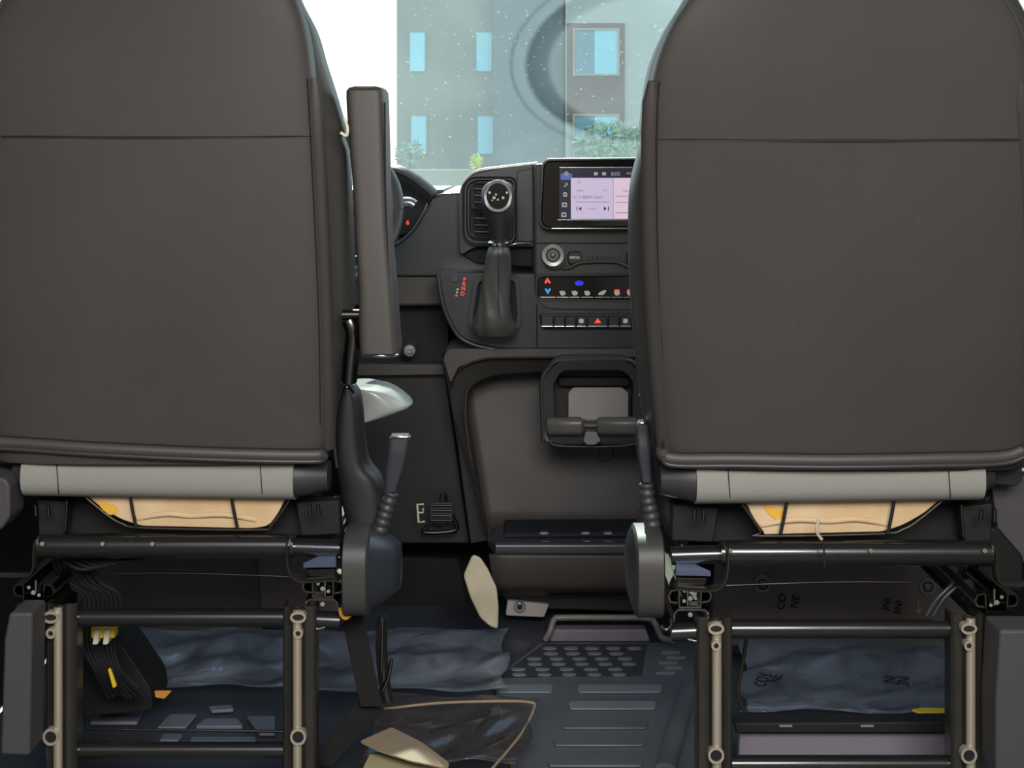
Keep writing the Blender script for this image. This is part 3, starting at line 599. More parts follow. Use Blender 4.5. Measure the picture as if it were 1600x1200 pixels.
# step plate ahead of the mat
sp = thing('step_plate', 'pale lavender metal step plate with bent tube frame under the console tray', 'plate', tuple(FP(940, 1000)))
plate('step_face', fillet([(864, 984), (1010, 984), (1016, 1003), (858, 1003)], 4), 2.70, .03, 'lavender', sp)
tube('step_frame', [P(852, 1000, 2.68), P(860, 985, 2.68), P(866, 968, 2.69), P(880, 965, 2.69), P(960, 965, 2.69), P(1012, 966, 2.69), P(1024, 975, 2.68), P(1034, 996, 2.68), P(1052, 1000, 2.66)], .006, 'bracket_grey', sp)
plate('step_painted_shadow', [(864, 970), (1014, 970), (1018, 985), (860, 985)], 2.75, .02, 'black', sp, bevel=0)  # black plate painted in as the shade behind the step frame
def crumple(x0, x1, y0, y1, h=.015, amp=.01, fx=9, fy=7, ph=0, rot=0):
    A, B, C_, D_ = FP(x0, y0), FP(x1, y0), FP(x0+rot, y1), FP(x1+rot, y1)
    def fn(u, v):
        p = (A*(1-u)+B*u)*(1-v)+(C_*(1-u)+D_*u)*v
        zz = h+amp*math.sin(math.pi*(.04+.92*v))*(math.sin(fx*u+3*v+ph)*.5+math.sin(fy*v*2+4*u+ph*2)*.35+math.sin(23*u+17*v+ph)*.15)
        e = .008*math.sin(11*(u if v in (0, 1) else v)+ph)
        return Vector((p.x+e*(1 if u in (0, 1) else 0), p.y+e*(1 if v in (0, 1) else 0), max(.013, zz)))
    return fn
for (a, lb, m_) in (((190, 450, 1015, 1108, .04, .02, 9, 7, 1), 'crumpled clear plastic film on the floor under the driver seat', 'film'),
                ((490, 790, 1012, 1110, .035, .018, 8, 6, 2.4), 'crumpled clear plastic film on the floor beside the driver seat belt strap', 'film'),
                ((1160, 1505, 1030, 1150, .04, .02, 7, 6, 4), 'clear plastic film with black print under the passenger seat', 'film')):
    tag(sheet('plastic_film', crumple(*a), 40, 24, m_, thick=.0008), lb, 'plastic film')
bag = sheet('plastic_bag', crumple(592, 840, 1130, 1240, .045, .022, 6, 5, .4, -25), 40, 26, 'film_brown', thick=.001); tag(bag, 'brown-tinted crumpled plastic sheet lying at the bottom left of the rubber mat', 'plastic sheet')
tube('sheet_fold', [FP(600, 1108, .05), FP(680, 1099, .06), FP(760, 1096, .06), FP(826, 1097, .06), FP(834, 1108, .055), FP(812, 1150, .05), FP(770, 1200, .05)], .0022, 'paper', bag)
grom = thing('floor_grommet', 'round rubber floor grommet under the brown plastic sheet', 'grommet', tuple(FP(622, 1124)))
floor_plate('grommet_ring', ellip(620, 1124, 20, 10), .02, .02, 'rubber_dark', grom); floor_plate('grommet_cap', ellip(620, 1124, 9, 4.5), .026, .01, 'rubber', grom)
tag(floor_plate('torn_paper', [(562, 1158), (612, 1136), (660, 1160), (702, 1192), (700, 1200), (640, 1188), (590, 1172)], .075, .002, 'paper', r=4, bevel=0), 'tan torn paper scrap, upper of the two at the bottom edge', 'paper')
tag(floor_plate('torn_paper', [(578, 1178), (622, 1180), (690, 1196), (690, 1215), (560, 1215)], .055, .002, 'paper_cream', r=4, bevel=0), 'cream paper scrap below the tan one at the bottom edge', 'paper')
# ribs of the left load floor
lf = thing('load_floor_panel', 'blue-grey ribbed metal floor pressing under the driver seat', 'floor panel', tuple(FP(300, 1110)))
floor_plate('pressing', [(140, 1085), (445, 1085), (440, 1215), (120, 1215)], .006, .005, 'floor_paint', lf)
for q in ([(160, 1108), (225, 1108), (215, 1128), (140, 1128)], [(265, 1115), (308, 1115), (290, 1136), (245, 1136)], [(320, 1122), (372, 1122), (380, 1134), (305, 1134)], [(325, 1103), (362, 1100), (366, 1108), (330, 1110)],
          [(255, 1146), (286, 1146), (278, 1156), (248, 1156)], [(385, 1118), (430, 1118), (430, 1145), (405, 1145)], [(300, 1150), (400, 1150), (400, 1158), (295, 1158)]):
    floor_plate('pressed_rib', q, .014, .006, 'pressing', lf, r=3)
# right: bulkhead panel with print seen through the seat frame
bk = thing('printed_panel', 'dark brown upright panel with faint black print under the passenger seat', 'panel', tuple(P(1330, 960, 2.6)))
plate('panel', [(1120, 880), (1530, 885), (1530, 1010), (1110, 1010)], 2.62, .03, 'bulkhead', bk)
for (s_, x, y, h, rot) in (('CO', 1222, 940, 12, -80), ('NE', 1243, 940, 12, -80), ('JNI', 1385, 944, 11, -80), ('3NI', 1404, 950, 11, -80)): text('panel_print', s_, x, y, 2.618, h, 'ink', bk, rot=rot)
for cx_, cy_ in ((1192, 913), (1450, 917)):
    g_ = ring('grommet', ellip(cx_, cy_, 13, 13), ellip(cx_, cy_, 9, 9), 2.612, .01, 'rubber', bk); disc('grommet_centre', cx_, cy_, 5, 2.61, .01, 'rubber', g_)
plate('arrow_mark', [(1434, 938), (1436, 938), (1436, 952), (1441, 950), (1436, 959), (1430, 951), (1434, 953)], 2.618, .001, 'icon_grey', bk, bevel=0)
flt = Matrix.Rotation(math.radians(65), 4, 'X')
for (s_, x, y, h) in (('COV', 1192, 1062, 13), ('NE', 1212, 1060, 13), ('JNI', 1392, 1062, 13), ('3NI', 1412, 1064, 13)):
    o = text('film_print', s_, x, y, (CAM_H-.064)*F/(y-YH), h*1.5, 'ink', None, flat=Matrix.Rotation(math.radians(72), 4, 'Z'))
    q = [c for c in bpy.data.objects if c.name.startswith('plastic_film') and 'passenger' in c.get('label', '')][0]
    o.parent = q; o.location = WL[o.name]-WL[q.name]
bx_ = thing('storage_box', 'black framed storage box with lavender-grey lid low under the passenger seat', 'box', tuple(P(1316, 1190, 2.1)))
plate('lid', fillet([(1156, 1146), (1478, 1146), (1482, 1188), (1154, 1188)], 3), 2.10, .02, 'lavender', bx_)
plate('frame_top', fillet([(1148, 1130), (1492, 1128), (1490, 1146), (1150, 1146)], 4), 2.08, .035, 'black', bx_, bevel=.004)
for x in (1228, 1355): plate('clip', rect(x-10, 1133, x+10, 1136), 2.078, .003, 'icon_grey', bx_, bevel=0)
tag(floor_plate('yellow_strap', fillet([(1424, 1108), (1440, 1105), (1486, 1106), (1486, 1112), (1436, 1113)], 2), .07, .004, 'yellow'), 'short yellow strap end on the film under the passenger seat', 'strap')

# ------------------------------------------------------------------ seats
def build_seat(side):
    Lf = side == 'L'
    def T(x, y, d=0):     # left-seat drawing coordinates -> world for either seat
        if Lf: return P(x, y, 2.02+d)
        return P(1120+(465-x)*1.06, 864+(y-853)*1.06, 1.905+d)
    def TP(x, y, Y): return T(x, y, Y)
    base = T(280, 1290); base.z = 0
    if Lf: R = thing('driver_seat', 'left van seat seen from behind, black vinyl back, raised armrest on its right', 'seat', base, 'front seats')
    else: R = thing('passenger_seat', 'right van seat seen from behind, black vinyl back, no armrest', 'seat', base, 'front seats')
    # backrest ----------------------------------------------------
    if Lf:
        pan = [(-125, 190, 330), (-118, 130, 390), (-95, 85, 425), (-50, 40, 448), (0, 18, 466), (50, -8, 482), (120, -22, 492), (215, -26, 500), (400, -26, 510), (550, -14, 514), (650, -8, 514), (690, -4, 512), (706, 0, 506), (714, 10, 495)]
        bol = [(-118, 180, 340), (-105, 120, 398), (-50, 34, 455), (0, 12, 470), (50, -14, 495), (100, -28, 510), (150, -34, 526), (205, -38, 541), (216, -38, 538), (235, -38, 545), (300, -42, 549), (400, -46, 553), (480, -46, 553), (540, -38, 545), (600, -30, 536), (690, -22, 527), (712, -10, 515)]
        yb = lambda y: 1.86+.13*(y+100)/800; strip = [(122, 494), (215, 499), (400, 508), (550, 513), (700, 514)]; sy_ = 213; oth = [(122, -40), (400, -44), (700, -30)]
        hem = [(-6, 690), (60, 694), (150, 700), (280, 706), (400, 710), (490, 711), (508, 708)]
    else:
        pan = [(-135, 1250, 1400), (-128, 1180, 1470), (-100, 1130, 1515), (-50, 1098, 1545), (0, 1074, 1562), (50, 1042, 1586), (120, 1018, 1600), (215, 1010, 1607), (400, 1010, 1614), (550, 1020, 1614), (650, 1030, 1610), (700, 1036, 1602), (716, 1042, 1594), (724, 1055, 1580)]
        bol = [(-125, 1240, 1400), (-105, 1140, 1510), (-50, 1090, 1560), (0, 1068, 1580), (60, 1032, 1612), (120, 1010, 1630), (205, 999, 1640), (222, 1001, 1640), (240, 996, 1642), (300, 984, 1646), (400, 983, 1646), (500, 988, 1640), (600, 998, 1630), (700, 1012, 1616), (720, 1030, 1600)]
        yb = lambda y: 1.68+.20*(y+100)/800; strip = [(127, 1016), (215, 1012), (400, 1014), (550, 1022), (700, 1036)]; sy_ = 218; oth = [(127, 1600), (400, 1612), (700, 1602)]
        hem = [(1036, 700), (1048, 716), (1150, 717), (1300, 719), (1450, 717), (1560, 714), (1596, 704)]
    rows = [(y, a, b, yb(y)+.04, .04 if y > pan[1][0] else .02) for y, a, b in dense(pan, 14)]
    bp_ = link('back_panel', loftm(rows, 7, 64, bulge=.012), 'vinyl', R, label='dark vinyl back panel')
    rows = [(y, a, b, yb(y)+.115, .065) for y, a, b in dense(bol, 10)]
    bo = link('side_bolsters', loftm(rows, 4, 48), 'vinyl_side', R, label='side bolsters')
    # sewn seam, edge strips, hem
    xs = [strip_x for strip_x in ([2, 60, 150, 260, 370, 450, 488] if Lf else [1024, 1080, 1180, 1300, 1420, 1540, 1600])]
    W = (-14, 500) if Lf else (1010, 1607)
    def surf(x, y):
        a_, b_ = interp(pan, y); Yc = yb(y)+.04; A_, B_ = P(a_, y, Yc).x, P(b_, y, Yc).x; Y_ = yb(y)
        for _ in range(3):
            u = min(.995, abs(P(x, y, Y_).x-(A_+B_)/2)/((B_-A_)/2)); Y_ = Yc-.04*(1-u**7)**(1/7)-.012*(1-u*u)
        return P(x, y, Y_-.0003)
    tube('seam', [surf(x, sy_+(1 if 100 < x < 450 or 1150 < x < 1500 else 0)) for x in xs], .0011, 'seam', bp_)
    tube('seam_piping', [surf(x, sy_+2.5) for x in xs], .0008, 'piping', bp_)
    for tab, k in ((strip, 1), (oth, 0)):
        s_ = 1 if (tab is strip) == Lf else -1
        pts = [P(x-4*s_, y, surf(x-8*s_, y).y+.0035) for y, x in dense(tab, 40)]
        tube('edge_strip', pts, .0115, 'strip', R, sy=.55, rf=lambda t: min(1, .55+t*12), smooth=False, seg=12)
        if tab is strip: tube('strip_seam', [surf(x-s_*14, y) for y, x in dense(tab, 40)], .0012, 'seam', R, smooth=False)
    hm = [P(x, y, surf(min(max(x, interp(pan, 700)[0]+25), interp(pan, 700)[1]-25), 695).y+.001) for x, y in hem]
    tube('bottom_hem', hm, .0095, 'vinyl', R, seg=12); tube('hem_piping', [p+Vector((0, -.006, -.008)) for p in hm], .0035, 'piping', R)
    tube('hem_piping', [p+Vector((0, -.004, .009)) for p in hm], .0013, 'seam', R)
    if not Lf:
        for (a, b, c, d) in ((1236, 500, 1208, 590), (1240, 505, 1222, 580), (1196, 520, 1170, 612), (1226, 530, 1218, 592), (1420, 330, 1440, 350), (1100, 560, 1160, 530)):
            tube('scuff_mark', [surf(a, b)+Vector((0, -.0002, 0)), surf((a+c)/2+2, (b+d)/2), surf(c, d)], .0003, 'scuff', bp_)
    # cushion roll, fabric band -------------------------------------
    def roll(x0, x1, ytop0, ytop1, h, mat_, nm, par, taper=0, lab=None, d=.0):
        rows_ = []; K = 18
        for k in range(K+1):
            t = k/K; x = x0+(x1-x0)*t+(0 if Lf else 36); yt = ytop0+(ytop1-ytop0)*t+4*math.sin(math.pi*t)*0; c = T(x, yt+h/2, .0)
            e = 1
            if taper: e = 1-.35*max(0, abs(t-.5)*2-.8)/.2*taper
            hz = (T(x, yt, 0).z-T(x, yt+h, 0).z)/2
            rows_.append((c.x, c.z, (2.04 if Lf else 1.925), hz*e, (.045+d)*e))
        rows_.sort()
        return link(nm, loftx(rows_, 2.6, 36), mat_, par, label=lab)
    cu_ = roll(22, 512, 706, 715, 66, 'vinyl_dark', 'seat_cushion', R, 1)
    fb = roll(42, 462, 706, 712, 70, 'fabric', 'fabric_band', cu_, 0, 'light grey woven fabric band', .003)
    for x in ((88, 406) if Lf else (88+36, 413+36)):
        c = [T(x+(2 if Lf else -2)*j*.3, 717+j*9.2, (.02 if Lf else .02)-.0500*(1-min(.99, abs((717+j*9.2-749)/37))**2.6)**(1/2.6)) for j in range(7)]
        tube('stitch_line', c, .0006, 'seam', fb)
    # deep cushion body in front of the roll
    yc = 2.04 if Lf else 1.925
    a, b = sorted((T(10, 0).x, T(505, 0).x))
    box('cushion_pad', a, b, yc+.02, yc+.52, T(0, 745).z, T(0, 705).z+.03, 'vinyl_dark', R, bevel=.03, seg=4)
    # foam and wire basket
    fx = 0 if Lf else -24
    fo = plate('foam_pad', [(128, 768), (450+fx, 768), (436+fx, 800), (420+fx, 822), (395, 826), (220, 822), (190, 812), (160, 795)], .01, .05, 'foam', R, r=10, bevel=.008, T=TP, seg=3, label='cream foam')
    plate('foam_stain', [(x if Lf else 548-x, y) for x, y in ((150, 782), (182, 790), (186, 800), (172, 806), (158, 794))], .0085, .004, 'foam_stain', fo, r=5, T=TP, bevel=0)
    tube('foam_wrinkle', [T(215, 810, .012), T(260, 803, .008), T(300, 806, .01), T(350, 804, .008), T(400, 812, .012)], .004, 'foam', fo)
    tube('basket_wire', [T(128, 772, .004), T(165, 803, .004), T(190, 818, .004), T(225, 825, .004), T(400, 828, .004), T(425+fx, 820, .004), T(458+fx, 772, .004)], .0018, 'paint_worn', R)
    for x in (203, 361): tube('basket_wire', [T(x, 772, -.001), T(x+4, 796, -.001), T(x+10, 825, -.001)], .0024, 'black', R, smooth=True)
    plate('cushion_pan', [(60, 770), (500, 775), (470, 838), (90, 836)], .075, .02, 'black', R, T=TP)
    # frame -----------------------------------------------------------
    ms = 'paint'
    tube('rear_crossbar', [T(62, 853), T(460, 853)], .0168, ms, R, smooth=False, seg=24)
    tube('crossbar_stub', [T(460, 855, .01), T(532, 857, .01)], .0125, ms, R, smooth=False, seg=20)
    for x in ((66, 450, 160, 238) if Lf else (70, 445, 238)): tube('crossbar_bolt', [T(x, 850, -.021), T(x, 850, -.012)], .003, 'paint_worn', R, smooth=False)
    tube('middle_crossbar', [T(112, 965), T(448, 965)], .0125, ms, R, smooth=False, seg=24)
    tube('middle_crossbar_end', [T(490, 968, .0), T(532, 970, .0)], .0125, ms, R, smooth=False, seg=20)
    yl = 1172 if Lf else 1164
    tube('lower_crossbar', [T(118, yl), T(450, yl)], .0115, ms, R, smooth=False, seg=24)
    tube('link_rod', [T(180, 896, .03), T(300, 896, .03), T(452, 901, .03)], .0016, 'steel_dark', R)
    if Lf: tube('link_rod', [T(135, 1139, .12), T(450, 1143, .12)], .0025, 'paint', R)
    tube('top_wire', [T(95, 836, .01), T(220, 835, .0), T(330, 838, -.002), T(400, 838, 0), T(450, 842, .01)], .0018, 'steel_dark', R)
    # pressed-steel legs with a raised rib
    for (x0, x1, xr_, yt) in ((78, 126, 100, 937), (445, 497, 469, 941)):
        a, b, c = T(x0, 0).x, T(x1, 0).x, T(xr_, 0).x; Yl = 2.0 if Lf else 1.885
        if a > b: a, b = b, a
        zt = T(0, yt).z; w_ = b-a; hw = .0095
        prof = [(a, Yl+.03), (a, Yl+.004), (a+.003, Yl+.001), (c-hw-.004, Yl+.001), (c-hw, Yl-.001)]
        prof += [(c-hw*math.cos(g), Yl-.001-.008*math.sin(g)) for g in [math.pi*k/12 for k in range(1, 12)]]
        prof += [(c+hw, Yl-.001), (c+hw+.004, Yl+.001), (b-.003, Yl+.001), (b, Yl+.004), (b, Yl+.03)]
        inner = [(x, y+.004) for x, y in prof[1:-1]]; inner = [(a+.003, Yl+.03)]+[(min(max(x, a+.003), b-.003), y) for x, y in inner]+[(b-.003, Yl+.03)]
        loop = prof+inner[::-1]; n_ = len(loop)
        me_ = mesh([(x, y, zt) for x, y in loop]+[(x, y, 0) for x, y in loop], [tuple(range(n_)), tuple(range(2*n_-1, n_-1, -1))]+[(i, (i+1) % n_, n_+(i+1) % n_, n_+i) for i in range(n_)])
        lg = link('leg', me_, 'paint_worn', R, smooth=35)
        # slots pressed through the leg
        k_ = 1 if Lf else 1.06; pyx = lambda y: (y if Lf else 864+(y-853)*1.06)
        cxp = 800+c*F/Yl
        slots = ((965, 9, 5), (990, 4, 4), (1152, 9, 9)) 
        for (yy, rx, ry) in slots:
            px = cxp if not Lf or x0 > 200 else cxp-14
            py = pyx(yy)
            h_ = ring('slot_rim', ellip(px, py, rx+3.5, ry+4.5), ellip(px, py, rx, ry), Yl-.0145, .012, 'rim_rib_glint', lg); plate('slot_hole', ellip(px, py, rx, ry), Yl-.0135, .002, 'black', h_, bevel=0)
        tube('leg_rib_glint', [(c, Yl-.0045, zt-.002), (c, Yl-.0045, .01)], .0066, 'rim_rib_glint', lg, smooth=False, sy=1.1, seg=20)  # pale tube laid over the rib to imitate its highlight
        link('foot_plate', boxm(a-.01, b+.01, Yl-.02, Yl+.06, 0, .006), 'paint', lg, bevel=.002)
    # inboard J bracket, gusset, slide rails
    tube('bracket_plate', [T(455, 838, -.01), T(450, 850, -.01), T(452, 884, -.01), T(462, 901, -.01), T(480, 906, -.01), T(528, 903, -.01)], .0032, 'paint_worn', R, sy=4)
    gp = [(524, 848, .03), (525, 886, -.02), (474, 887, -.02), (474, 880, -.01), (500, 868, .005)]; gv = [T(*q) for q in gp]; n_ = len(gv)
    link('gusset', mesh(gv+[v+Vector((0, .012, -.004)) for v in gv], [tuple(range(n_)), tuple(range(2*n_-1, n_-1, -1))]+[(i, (i+1) % n_, n_+(i+1) % n_, n_+i) for i in range(n_)]), 'gusset_sky_steel', R, smooth=0, label='steel gusset with painted sky-blue reflection')
    plate('bracket_spacer', [(478, 890), (524, 889), (524, 901), (482, 901)], -.005, .04, 'steel_dark', R, r=3, T=TP)
    def cprof(name, pts, d0, L_, th, m_):
        """an open strip profile (px) run away from the eye as a rail"""
        q = [T(x, y, d0) for x, y in pts]; v = []; f = []; n_ = len(q)
        for i, p in enumerate(q):
            t = (q[min(i+1, n_-1)]-q[max(i-1, 0)]).normalized(); nn = Vector((-t.z, 0, t.x))*th
            v += [p+nn, p-nn, p+nn+Vector((0, L_, 0)), p-nn+Vector((0, L_, 0))]
        for i in range(n_-1):
            a_, b_ = 4*i, 4*i+4; f += [(a_, b_, b_+1, a_+1), (a_+2, a_+3, b_+3, b_+2), (a_, a_+2, b_+2, b_), (a_+1, b_+1, b_+3, a_+3)]
        f += [(0, 1, 3, 2), (4*n_-4, 4*n_-2, 4*n_-1, 4*n_-3)]
        return link(name, mesh(v, f), m_, R, smooth=30)
    for off, mi in ((0, 1), (-452, -1)):
        X_ = lambda x: x+off
        up = [(487, 926), (476, 924), (473, 916), (477, 908), (488, 908), (489, 933), (520, 933), (521, 908), (532, 909), (536, 917), (533, 925), (523, 927)]
        cprof('slide_rail', [(X_(x), y-(0 if off == 0 else -6)) for x, y in up], -.012, .45, .0013, 'steel')
        lo = [(476, 958), (478, 941), (483, 937), (522, 937), (527, 942), (529, 955)]
        cprof('rail_mount', [(X_(x), y+(0 if off == 0 else 6)) for x, y in lo], -.014, .40, .0014, 'steel')
        for k_, (x, y, r_) in enumerate(((504, 920, .004), (497, 912, .003), (513, 924, .003), (504, 944, .004))):
            tube('rail_bolt', [T(X_(x), y+(0 if off == 0 else 6), -.018), T(X_(x), y+(0 if off == 0 else 6), .01)], r_*.8, 'paint_worn', R, smooth=False)
        tube('rail_lock_pin', [T(X_(508), 906, -.012), T(X_(508), 930, -.012)], .0022, 'chrome', R, smooth=False)
        cprof('rail_core', [(X_(493), 914), (X_(493), 926), (X_(515), 926), (X_(515), 914)], .0, .4, .0016, 'steel_dark')
    # outboard bracket
    tube('bracket_plate', [T(62, 838, -.01), T(56, 850, -.01), T(54, 885, -.01), T(44, 897, -.01), T(0, 898, -.01)], .0026, 'paint_worn', R, sy=4)
    plate('side_frame', [(58, 780), (105, 785), (100, 836), (60, 836)], .03, .03, 'black', R, r=4, T=TP); plate('side_frame', [(462, 785), (530, 782), (532, 835), (470, 838)], .04, .03, 'black', R, r=4, T=TP)
    for x in (484, 497, 75, 55): tube('pivot_bolt', [T(x, 789, -.0), T(x+1, 806, -.0)], .0028, 'steel', R, smooth=False)
    tube('hook', [T(104, 782, .0), T(104, 800, .0), T(101, 830, 0)], .0018, 'steel', R); tube('hook', [T(548, 960, -.02), T(540, 966, -.02), T(533, 960, -.02), T(532, 950, -.02)], .003, 'orange' if Lf else 'steel', R)
    tube('tie_down_hook', [T(478, 975, -.01), T(490, 983, -.01), T(508, 980, -.01)], .0018, 'chrome', R)
    # recliner cover with domed side, lever and bellows
    X0, X1, X2 = (P(537, 0, 2.0).x, P(577, 0, 2.0).x, P(622, 0, 2.02).x) if Lf else (P(1036, 0, 1.9).x, P(992, 0, 1.9).x, P(985, 0, 1.9).x)
    Yr_ = 2.03 if Lf else 1.93; zc = z(898, 2.0) if Lf else z(900, 1.9); hh = (66 if Lf else 67)/F*(2.0 if Lf else 1.9)
    e = 1 if Lf else -1
    rows = [(X0, zc, Yr_, hh*.95, .058), (X0+e*.002, zc, Yr_, hh, .062), (X1-e*.003, zc, Yr_, hh, .062), (X1, zc, Yr_, hh*.94, .058)]
    link('recliner_cover', loftx(sorted(rows), 3.2, 40), 'plastic', R, label='grey plastic recliner cover')
    rows = [(X1, zc-.002, Yr_+.012, hh*.93, .055), (X1+(X2-X1)*.4, zc-.004, Yr_+.025, hh*.80, .050), (X1+(X2-X1)*.8, zc-.006, Yr_+.035, hh*.62, .040), (X2, zc-.008, Yr_+.04, hh*.5, .03)]
    link('recliner_boss', loftx(sorted(rows), 2.6, 40), 'plastic_smooth', R)
    Yv = 2.06 if Lf else 1.95
    if Lf: g1 = [(682, 610, 641), (686, 608, 641), (700, 607, 639), (730, 604, 632), (755, 602, 624), (765, 603, 621)]; bl_ = [(768, 613), (790, 606), (815, 598), (842, 590)]
    else: g1 = [(660, 996, 1011), (664, 993, 1013), (700, 994, 1016), (730, 998, 1017), (750, 1001, 1018)]; bl_ = [(754, 1010), (780, 1012), (805, 1017), (836, 1021)]
    lv = link('lever_handle', loftm([(y, a, b, Yv, .016 if y > 690 else .014) for y, a, b in dense(g1, 8)], 5, 32), 'plastic_smooth', R, label='tilt lever grip')
    box('grip_cap', P(g1[0][1]+1, 0, Yv).x, P(g1[0][2]-1, 0, Yv).x, Yv-.012, Yv+.012, z(g1[0][0], Yv), z(g1[0][0]-3, Yv), 'chrome', lv, bevel=.002)
    pts = [P(x, y, Yv-.005) for y, x in dense(bl_, 2)]
    tube('lever_bellows', pts, .0105, 'rubber_dark', R, smooth=False, seg=20, rf=lambda t: .82+.22*abs(math.sin(t*math.pi*7))+.12*t)
    # side shield
    if Lf:
        sh = [(600, 541, 549), (612, 533, 561), (640, 526, 567), (680, 523, 570), (720, 525, 577), (745, 530, 596), (780, 535, 606), (830, 548, 606)]
        link('side_shield', loftm([(y, a, b, 2.10, .04) for y, a, b in dense(sh, 6)], 3, 36), 'plastic_dark', R)
        tube('shield_rim', [P(x, y, 2.07) for x, y in ((528, 730), (522, 690), (524, 640), (532, 610), (543, 600), (556, 612))], .004, 'plastic_smooth', R)
        ar = [(137, 556, 594), (139, 548, 601), (144, 545, 604), (155, 545, 605), (220, 549, 607), (300, 556, 609), (380, 560, 613), (450, 564, 619), (520, 565, 624), (545, 566, 626), (552, 567, 625)]
        arm = link('armrest', loftm([(y, a, b, 1.99, .05 if 140 < y < 550 else .044) for y, a, b in dense(ar, 6)], 6, 48), 'vinyl', R, label='raised brown-black armrest')
        tube('armrest_seam', [P(x, y, 1.945) for x, y in ((601, 160), (602, 300), (607, 420), (615, 545))], .0014, 'seam', arm)
        tube('armrest_end_trim', [P(568, 554, 1.95), P(595, 556, 1.945), P(622, 554, 1.95)], .003, 'silver', arm)
        tube('armrest_pivot', [P(545, 500, 2.0), P(552, 520, 2.0), P(548, 560, 2.01), P(545, 595, 2.02)], .012, 'steel', R)
        tube('armrest_pivot', [P(535, 492, 2.0), P(562, 492, 2.0)], .008, 'steel_dark', R, smooth=False)
        tube('cover_hook', [P(538, 185, 1.93), P(543, 200, 1.925), P(541, 212, 1.925), P(532, 207, 1.925)], .0022, 'white_plastic', R)
        # glossy front corner of the cushion, sunlight painted into its pale colour
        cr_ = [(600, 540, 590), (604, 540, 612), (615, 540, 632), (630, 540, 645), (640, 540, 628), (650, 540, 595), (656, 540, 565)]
        link('cushion_corner', loftm([(y, a, b, 2.45, .06) for y, a, b in dense(cr_, 3)], 2.4, 36), 'sunlit_vinyl', R, label='glossy cushion corner painted pale as if sunlit')
    else:
        sh = [(620, 1000, 1008), (660, 1006, 1020), (720, 1012, 1040), (760, 1018, 1055), (800, 1028, 1062), (828, 1040, 1066)]
        link('side_shield', loftm([(y, a, b, 2.0, .03) for y, a, b in dense(sh, 8)], 3, 32), 'plastic_dark', R)
        tube('shield_tip', [P(1006, 622, 1.96), P(1012, 650, 1.96), P(1014, 700, 1.96)], .004, 'silver', R)
        plate('outer_hinge_cover', [(1548, 724), (1596, 700), (1598, 752), (1585, 760), (1552, 756)], 1.93, .04, 'plastic_dark', R, r=4)
        plate('outer_side_shield', [(1530, 826), (1560, 824), (1600, 870), (1600, 925), (1560, 918), (1528, 895)], 1.95, .03, 'paint', R, r=8, bevel=.005)
        tube('cable_tie', [P(1279, 812, 1.87), P(1276, 830, 1.87), P(1284, 843, 1.872)], .0022, 'cream', R); tube('cable_tie', [P(1287, 846, 1.87), P(1288, 885, 1.87)], .0012, 'paint_worn', R, smooth=False); 
    return R
build_seat('L'); build_seat('R')

# loose wiring and small things under the seats
wh = thing('wiring_harness', 'bundle of black wires under the driver seat, beside its outer leg', 'wiring', tuple(FP(150, 1180)))
for k in range(9):
    x = 82+k*7; dy = random.uniform(-6, 6)
    tube('wire', [P(x, 870+dy, 2.08), P(x+18, 905+dy, 2.10), P(x+50, 935, 2.12), P(130+k*6, 1000+dy, 2.14), P(150+k*5, 1050, 2.15), P(170+k*7, 1085+dy, 2.18)], .0035, 'plastic_dark', wh)
for k in range(5): tube('wire', [P(90+k*12, 868, 2.06), P(130+k*14, 890-k*3, 2.05), P(200+k*6, 872, 2.06)], .0028, 'black', wh)
cn = tag(plate('wire_connector', fillet(rect(142, 979, 179, 998), 3), 2.08, .02, 'yellow'), 'yellow and white wire connector hanging under the driver seat', 'connector')
for x in (147, 163): 
    q = plate('plug', fillet([(x, 985), (x+9, 983), (x+6, 1007), (x-3, 1008)], 3), 2.074, .02, 'white_plastic', cn, label='white plug')
tag(plate('yellow_tie', [(168, 1046), (172, 1045), (182, 1073), (176, 1076)], 2.10, .006, 'yellow', r=2), 'narrow yellow tag standing in the wire bundle', 'tag')
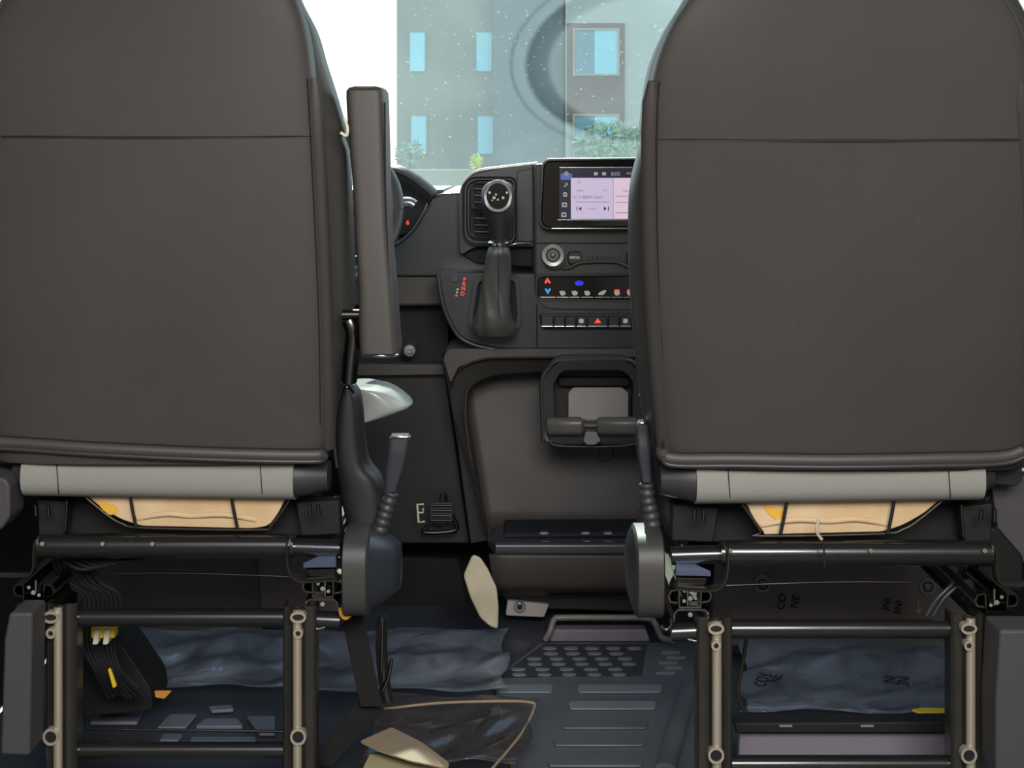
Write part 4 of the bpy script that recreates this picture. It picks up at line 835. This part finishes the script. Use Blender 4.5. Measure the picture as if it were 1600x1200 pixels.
tag(plate('orange_tag', [(241, 1080), (268, 1080), (257, 1092), (243, 1090)], 2.20, .004, 'orange', r=2), 'orange tag on the dark floor below the plastic film', 'tag')
tag(plate('dark_crate', fillet([(130, 1010), (190, 1008), (235, 1075), (240, 1110), (130, 1120)], 10), 2.25, .10, 'black', r=0), 'dark carpeted lump behind the wires under the driver seat', 'carpet')
sb = thing('seat_belt', 'black seat belt strap and buckle stalk beside the driver seat', 'seat belt', tuple(FP(590, 1100)))
def strap(name, a, b, w_, Y, m_, par): 
    return plate(name, [(a[0], a[1]), (a[0]+w_, a[1]), (b[0]+w_, b[1]), (b[0], b[1])], Y, .006, m_, par)
strap('webbing', (533, 962), (563, 1105), 34, 2.08, 'carpet', sb); plate('webbing', [(560, 1095), (596, 1108), (520, 1200), (480, 1195)], 2.10, .006, 'carpet', sb)
tube('buckle_stalk', [P(597, 962, 2.12), P(596, 1010, 2.12), P(600, 1060, 2.12), P(606, 1095, 2.12)], .009, 'paint', sb); tube('buckle_cable', [P(598, 975, 2.105), P(596, 1050, 2.105)], .0022, 'steel', sb); tube('buckle_clip', [P(612, 1030, 2.11), P(606, 1060, 2.11), P(596, 1080, 2.11)], .003, 'steel', sb)
ww = thing('cable_pair', 'pair of dark cables slanting below the right seat crossbar near its outer leg', 'cable', tuple(P(1470, 960, 1.99)))
for k in (0, 10): tube('cable', [P(1505+k*.5, 885, 1.98), P(1490+k, 910, 1.99), P(1465+k, 935, 1.99), P(1448+k, 962, 1.99)], .003, 'plastic_smooth', ww)
tag(tube('brake_cable', [P(1168, 985, 2.02), P(1160, 1040, 2.02), P(1153, 1085, 2.02), P(1165, 1112, 2.02)], .003, 'paint_worn'), 'thin dark cable hanging beside the passenger seat inner leg', 'cable')

bl3 = thing('under_seat_bulkhead', 'dark grey upright panel with lighter brown end under the driver seat', 'panel', tuple(P(330, 985, 2.72)))
plate('panel', [(120, 868), (410, 868), (410, 990), (120, 990)], 2.72, .03, 'trim_grey', bl3)
plate('panel_end', [(402, 866), (560, 868), (560, 975), (410, 975)], 2.70, .04, 'bulkhead', bl3)
